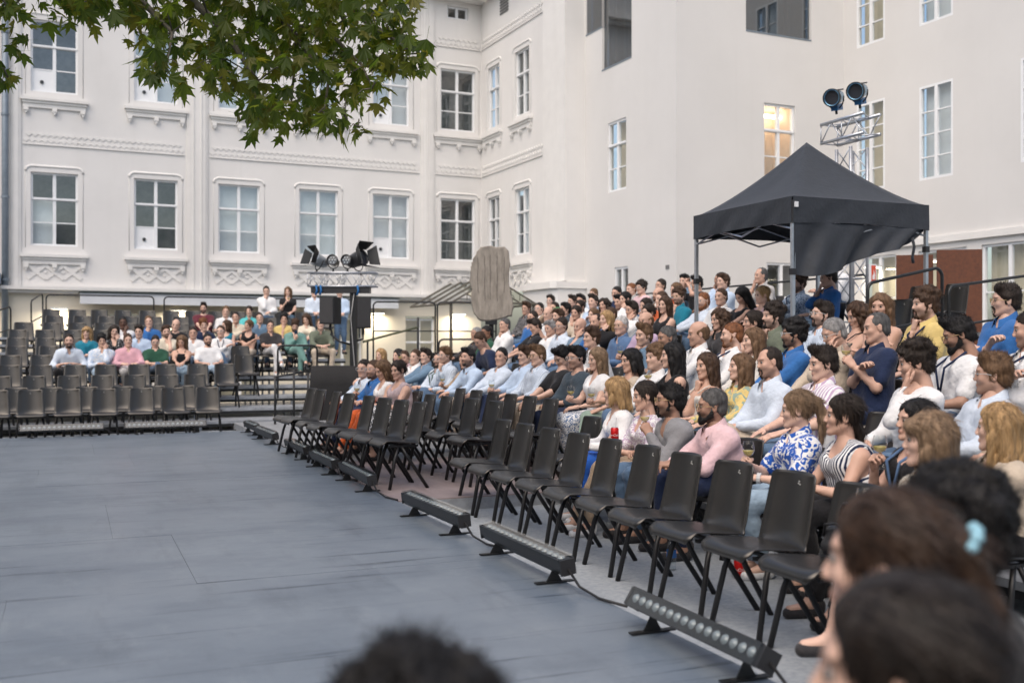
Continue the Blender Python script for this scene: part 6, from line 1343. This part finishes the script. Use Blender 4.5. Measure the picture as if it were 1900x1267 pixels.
SP('L31', 5.78, 26.6, LZ[11] - .25, 5, 1.60, 'person in white shirt and jeans standing left of the loudspeaker', hair='short', hc='brown', tc='pblue', arms='join', skin=1, lc='jeans')
SP('L32', 6.45, 26.6, LZ[11] - .25, 0, 1.60, 'person in light shirt standing behind the mast', hair='short', hc='dark', tc='lblue', arms='join', skin=1, lc='jeans')
# foreground heads at the near edge of the stage
def FP(pid, x, y, z, seat, phi, hz, label, **k):
    person(pid, (x, y, z), R(seat), look_from(x, y, phi), label, hz=hz, lod=0, group='spectators in front of the camera', **k); chair(x, y, z, R(seat), 'chair in the near row under the ' + ' '.join(label.split()[:7]), 'occupied chairs')
FP('F1', .385, 1.21, -.25, 10, 172, 1.15, 'back of a dark tousled head at the bottom edge', hair='messy', hc='black', top='tee', tc='black', neck='crew', sleeve='short', skin=2)
FP('F2', .985, 1.027, -.16, 40, 78, 1.13, 'dark haired woman close to the camera, face turned left', hair='low_sleek', hc='dark', top='blouse', tc='navy', sleeve='short', arms='lap', skin=1, lean=8, **w_)
FP('F3', 1.345, 1.335, -.15, 40, 104, 1.16, 'brown haired woman with pale blue hair tie close to the camera', hair='pony_sleek', hc='brown', top='blouse', tc='lpink', pat='leaf:denim', sleeve='short', arms='lap', skin=1, lc='navy', lean=8, **w_)
FP('F4', 1.88, 1.64, -.19, 60, 125, 1.16, 'person with black curly hair behind the hair tie woman', hair='afro', hc='black', top='tee', tc='black', neck='crew', sleeve='short', skin=3, lean=6)
# sleek hair with a soft sheen on the two nearest women
for q_, hc_ in (('F2', 'dark'), ('F3', 'brown')):
    c_ = HAIR[hc_]; mm_ = M('sleek_hair_' + hc_, tuple(x * .4 for x in c_), .50, c2=tuple(x * 1.1 for x in c_), scale=60, bump=.3, bscale=240, stretch=(1, .25, .25), spec=.35)
    for c in PEOPLE[q_][0].children:
        if c.name.startswith('hair'): c.material_slots[0].link = 'OBJECT'; c.material_slots[0].material = mm_
# hair tie
o, _, _ = PEOPLE['F3']; hr = [c for c in o.children if c.name.startswith('hair')][0]
m = MB()
for i in range(10): a = i / 10 * 2 * math.pi; m.lathe([(0, -.012), (.009, -.007), (.012, 0), (.009, .007), (0, .012)], 8, (.024 * math.cos(a), -.148 + .006 * math.sin(a * 2), .050 + .024 * math.sin(a)))
tie = m.build('hair_tie', M('pale_blue_fabric', (.30, .55, .66), .8), o, True, mtx=hr.matrix_basis)
# remaining empty chairs of the far stand, row by row from the stage
occ = {}
for c in chairs: occ.setdefault(round(c.location.y * 50), []).append(c.location.x)
ends = {1: (-3.2, 2.55, 0), 2: (-3.2, 2.25, .26), 3: (-3.2, 2.5, .0), 4: (-3.2, 2.75, .1), 5: (-2.6, 3.3, .0), 6: (-2.2, 3.6, .2), 7: (-1.6, .6, .05), 8: (-1.1, 3.0, .1), 9: (-.9, 2.4, .0), 10: (-.5, 5.4, .2), 11: (-.45, 6.4, .05)}
for k, (xa, xb, of) in ends.items():
    x = xa + of; n = 0; taken = occ.get(round(LY[k] * 50), [])
    while x <= xb:
        if all(abs(x - q) > .42 for q in taken):
            chair(x + rnd.uniform(-.03, .03), LY[k] + rnd.uniform(-.04, .04), LZ[k], FACE_C + rnd.uniform(-.09, .09), 'empty dark chair in row %s of the far stand, %s empty seat from the left' % (ORD[k - 1], ORD[n] if n < 13 else 'last'), 'empty chairs of the far stand'); n += 1
        x += .53
# ------------------------------------------------------------------ things in hands and on the ground
def held(pid, s, label):
    o, g, h = PEOPLE[pid]; bpy.context.view_layer.update(); p = o.matrix_world @ g[s]; return wine_glass((p.x, p.y, p.z + .035), label)
bpy.context.view_layer.update()
for pid, s, lb in [('R22', -1, 'wine glass raised by the bearded man in grey henley'), ('R24', 1, 'wine glass of the woman in blue floral blouse'), ('R26', 1, 'wine glass of the woman with blue lanyard'), ('R27', 1, 'large wine glass held up behind the foreground heads'), ('R31', -1, 'wine glass before the woman in black with long hair'), ('R53', -1, 'wine glass held up by the man in navy polo'), ('R18', 1, 'wine glass on the lap of the blond woman in lace'), ('R19', 1, 'wine glass of the woman with black curls'), ('R14', 1, 'glass in the hand of the brown haired man in light blue'), ('R70', 1, 'wine glass of the woman in dark patterned dress'), ('R2', 1, 'wine glass of the man in denim blue shirt'), ('R64', 1, 'glass of the bald man in lilac shirt'), ('R11', 1, 'glass of the woman in tan top'), ('R40', 1, 'glass of the man in dark green jacket'), ('L30', 1, 'glass of the woman standing in black'), ('R6', 1, 'glass at the lips of the man in pink')]: held(pid, s, lb)
o, g, h = PEOPLE['R21']; p = o.matrix_world @ g[1]; can((p.x, p.y, p.z - .03), 'red drink can with straw held by the woman in floral top', True)
can((3.98, 5.62, -.12), 'red drink can standing on the gravel under the front chairs'); can((4.12, 8.10, .335), 'red drink can with straw on the chair beside the blond braid', True)
wine_glass((4.18, 11.9, .53), 'wine glass on an empty platform chair')
o, g, h = PEOPLE['R78']; p = o.matrix_world @ g[1]
b = tag(empty('bottle', (p.x, p.y, p.z)), 'green bottle tipped to a drinker in the upper rows', 'bottle'); b.rotation_euler = (R(70), 0, R(60)); MB().lathe([(0, 0), (.03, 0), (.031, .14), (.014, .19), (.012, .25), (0, .25)], 14).build('glass_body', M('green_glass', (.03, .30, .08), .15, spec=.8), b, True); MB().lathe([(.013, .24), (.013, .255), (0, .256)], 12).build('neck_ring', alu, b)
wb = tag(empty('water_bottle', (3.72, 6.02, -.12)), 'clear plastic water bottle with blue label on the gravel', 'bottle')
MB().lathe([(0, 0), (.030, .0), (.032, .01), (.031, .05), (.033, .08), (.032, .15), (.018, .19), (.013, .20), (.013, .212)], 16).build('plastic_body', glassmat('clear_pet', (.93, .96, .97), .10), wb, True); MB().lathe([(.0335, .085), (.0335, .135)], 16).build('label', M('blue_label', (.03, .12, .35), .5), wb, True); MB().lathe([(.015, .205), (.015, .222), (0, .223)], 12).build('cap', M('white_tag'), wb)
hbg = tag(empty('handbag', (3.50, 4.08, .33), R(80)), 'small black leather handbag with loop handle on the nearest front chair', 'handbag'); lea = M('black_leather', (.014, .014, .016), .35, bump=.15, bscale=80)
f = Field((-.2, -.13, -.03), (.2, .13, .26), .012); f.cap((-.10, 0, .05), (.10, 0, .05), .055, .055, 0); f.cap((-.085, 0, .13), (.085, 0, .13), .035, .035, .05); f.clip((0, 0, 0), (0, 0, -1)); V, F = f.net(); link('bag_body', npmesh('bag_body', V, F), hbg, lea)
MB().tube([(-.06, -.02, .15)] + [(-.06 * math.cos(t), -.02, .15 + .13 * math.sin(t)) for t in [k / 10 * math.pi for k in range(1, 10)]] + [(.06, -.02, .15)], .010, 6).build('handle', lea, hbg, True); MB().tube([(-.12, .03, .14), (-.04, .06, .19), (.06, .06, .17), (.13, .03, .10)], .007, 6).build('strap', lea, hbg, True)
ph, g, h = PEOPLE['L26']; p = ph.matrix_world @ g[1]; tag(MB().bbox(-.036, .036, -.004, .004, -.02, .12, .002).build('phone', M('dark_phone', (.02, .04, .07), .2)), 'phone in the hands of the man in pale green suit', 'phone').location = p
# ------------------------------------------------------------------ plane tree branches overhanging from the left
def leaf_mesh(seed):
    r = random.Random(seed); tips = [(-78, .62), (-40, .86), (0, 1.0), (40, .88), (80, .60)]; pts = [(0, 0)]; seq = [(-150, .16)]
    for i, (a, l) in enumerate(tips):
        l *= r.uniform(.9, 1.08); a += r.uniform(-5, 5)
        seq += [(a - 15, l * .60), (a - 9, l * .64), (a, l), (a + 9, l * .64), (a + 15, l * .58)]
        if i < 4: seq.append((a + 20, .40))
    seq.append((150, .16)); vs = [(0, 0, 0)]
    for a, l in seq: x, y = math.sin(R(a)) * l * .11, math.cos(R(a)) * l * .11 + .02; vs.append((x, y, -.28 * x * x / .05 * .25 - .5 * y * y + r.uniform(-.004, .004)))
    n = len(vs) - 1; fs = [(0, i + 1, i) for i in range(1, n)]
    vs += [(0, 0, 0), (.0015, 0, 0), (.001, -.07, .012), (-.001, -.07, .012)]; fs.append((n + 1, n + 2, n + 3, n + 4)); return vs, fs
def leafmat():
    m = M('plane_leaf', (.040, .068, .016), .45, spec=.4); t = m.node_tree; b = t.nodes['Principled BSDF']; oi = t.nodes.new('ShaderNodeObjectInfo'); at = t.nodes.new('ShaderNodeAttribute'); at.attribute_name = 'tint'
    ad = t.nodes.new('ShaderNodeMath'); ad.operation = 'ADD'; sp = t.nodes.new('ShaderNodeSeparateColor'); t.links.new(at.outputs['Color'], sp.inputs[0]); t.links.new(oi.outputs['Random'], ad.inputs[0]); t.links.new(sp.outputs[0], ad.inputs[1])
    fr = t.nodes.new('ShaderNodeMath'); fr.operation = 'FRACT'; t.links.new(ad.outputs[0], fr.inputs[0])
    cr = t.nodes.new('ShaderNodeValToRGB'); e = cr.color_ramp.elements; e[0].color = (.050, .080, .020, 1); e[1].color = (.155, .185, .045, 1); e2 = cr.color_ramp.elements.new(.55); e2.color = (.098, .132, .030, 1); e3 = cr.color_ramp.elements.new(.93); e3.color = (.13, .12, .03, 1)
    t.links.new(fr.outputs[0], cr.inputs[0]); t.links.new(cr.outputs[0], b.inputs['Base Color'])
    tr = t.nodes.new('ShaderNodeBsdfTranslucent'); mc = t.nodes.new('ShaderNodeMix'); mc.data_type = 'RGBA'; mc.blend_type = 'MULTIPLY'; mc.inputs[0].default_value = 1; mc.inputs[7].default_value = (2.3, 2.4, .8, 1); t.links.new(cr.outputs[0], mc.inputs[6]); t.links.new(mc.outputs[2], tr.inputs[0])
    mx = t.nodes.new('ShaderNodeMixShader'); mx.inputs[0].default_value = .58; t.links.new(b.outputs[0], mx.inputs[1]); t.links.new(tr.outputs[0], mx.inputs[2]); t.links.new(mx.outputs[0], t.nodes['Material Output'].inputs[0]); return m
lm = leafmat(); bark = M('grey_brown_bark', (.10, .085, .065), .9, c2=(.17, .155, .12), scale=8, bump=.5, bscale=30)
tr_ = random.Random(11); lv = [leaf_mesh(i) for i in range(4)]; lme = []
for v, f in lv: mb = MB().add(v, f); lme.append(mb.mesh('leaf', lm))
tree = tag(empty('plane_tree', (-5.6, 5.6, -.28)), 'plane tree whose leafy branches hang in from the upper left', 'tree')
TO = Vector((-5.6, 5.6, -.28))
MB().tube([(0, 0, 0), (.05, .02, 1.5), (-.05, .05, 3.2), (.1, .1, 4.6), (.2, .2, 6.5), (.3, .2, 8.5)], [.30, .24, .22, .20, .15, .08], 14).build('trunk', bark, tree, True)
K9 = lambda u, v, D: Vector((D * (.3907 + (u - 950) / 1930 * .9205), D * (.9205 - (u - 950) / 1930 * .3907), 1.39 + (640 - v) / 1930 * D)) - TO
clumps = [(-60, 20, 60, 8.2), (15, 22, 48, 8.0), (40, 80, 20, 8.4), (110, 4, 40, 8.6), (175, 0, 42, 8.4), (15, 145, 16, 8.0), (-30, 120, 40, 8.1), (225, -5, 34, 8.6), (270, 30, 52, 8.8),
    (320, 60, 62, 8.6), (300, 115, 44, 8.3), (325, 150, 26, 8.2), (390, 40, 72, 9.0), (420, 110, 62, 8.8), (410, 145, 36, 8.4), (470, 60, 80, 9.2), (480, 150, 62, 8.9), (475, 215, 42, 8.6), (540, 40, 84, 9.3), (550, 130, 74, 9.1), (540, 205, 50, 8.8), (610, 60, 78, 9.2), (610, 150, 66, 9.0), (585, 215, 42, 8.7), (640, 215, 34, 8.6), (680, 40, 72, 9.0), (680, 120, 56, 8.8), (690, 165, 30, 8.6), (725, 70, 50, 8.7), (760, 90, 40, 8.6), (775, 100, 28, 8.5), (740, 20, 44, 8.8), (665, 235, 18, 8.6), (450, -40, 90, 9.2), (600, -50, 100, 9.3), (300, -50, 90, 8.9), (720, -60, 80, 9), (120, -60, 90, 8.6), (-40, -60, 100, 8.2), (-160, 0, 90, 8), (-150, -120, 120, 8), (100, -180, 130, 8.6), (350, -180, 140, 9), (600, -190, 140, 9.2)]
limb_root = Vector((-.05, .05, 3.3)); big = []
leaves = []
for i, (u, v, r, D) in enumerate(clumps):
    c = K9(u, v, D); rr = r / 1930 * D; big.append((c, rr, u, v))
    n = int(22 * (rr / .27) ** 2 * 1.9) + 5
    for k in range(n):
        while True:
            q = Vector((tr_.uniform(-1, 1), tr_.uniform(-1, 1), tr_.uniform(-1, 1)))
            if q.length < 1: break
        q = Vector((q.x * rr, q.y * rr * 1.9, q.z * rr)); s = tr_.uniform(.8, 1.5) * (1.0 if tr_.random() < .8 else .6)
        e = Euler((tr_.gauss(R(-60), .6), tr_.gauss(0, .5), tr_.uniform(0, 6.28))); leaves.append((c + q, e, s, tr_.randrange(4), v))
limbs = [[(-160, 0, 8), (-40, -60, 8.2), (20, 20, 8.0)], [(-150, -120, 8), (120, -60, 8.6), (270, 10, 8.8), (320, 60, 8.6), (310, 120, 8.3)], [(100, -180, 8.6), (300, -50, 8.9), (420, 60, 9), (475, 150, 8.9), (475, 215, 8.6)], [(350, -180, 9), (450, -40, 9.2), (550, 70, 9.2), (610, 150, 9), (600, 215, 8.8)], [(600, -190, 9.2), (600, -50, 9.3), (680, 40, 9), (725, 70, 8.7), (775, 95, 8.5)], [(550, 70, 9.2), (545, 140, 9.1), (540, 200, 8.8)], [(610, 60, 9.2), (670, 120, 8.9), (690, 160, 8.6)]]
for i, l in enumerate(limbs):
    pts = [K9(*p) for p in l]
    if i < 5: pts = [limb_root + Vector((0, 0, .35 * i))] + pts
    n = len(pts); MB().tube(pts, [max(.006, .085 * (1 - k / (n - .6)) ** 1.3) if i < 5 else .014 * (1 - k / (n - .5)) + .004 for k in range(n)], 8).build('limb', bark, tree, True)
tw_ = MB()
for c, rr, u, v in big:
    for k in range(3):
        q = c + Vector((tr_.uniform(-1, 1) * rr, tr_.uniform(-1, 1) * rr, tr_.uniform(-.7, 1) * rr)); tw_.tube([c, c.lerp(q, .6) + Vector((0, 0, .03)), q], [.008, .005, .002], 5)
tag(tw_.build('twigs', bark, tree, True), kind='stuff')
vis = sorted(range(len(leaves)), key=lambda i: (leaves[i][4] < -10, leaves[i][0].y - .4 * leaves[i][0].x)); single = set(vis[:300])
J = MB(); tint = []
for i, (p, e, s, k, v) in enumerate(leaves):
    if i in single:
        o = link('leaf', lme[k], tree); o.location = p; o.rotation_euler = e; o.scale = (s, s, s)
    else:
        mt = Matrix.Translation(p) @ e.to_matrix().to_4x4() @ Matrix.Scale(s, 4); J.add([mt @ Vector(a) for a in lv[k][0]], lv[k][1]); tint += [tr_.random()] * len(lv[k][0])
me = J.mesh('foliage', lm); at = me.color_attributes.new('tint', 'FLOAT_COLOR', 'POINT'); at.data.foreach_set('color', np.repeat(np.array(tint, np.float32), 4))
tag(link('foliage', me, tree), kind='stuff')
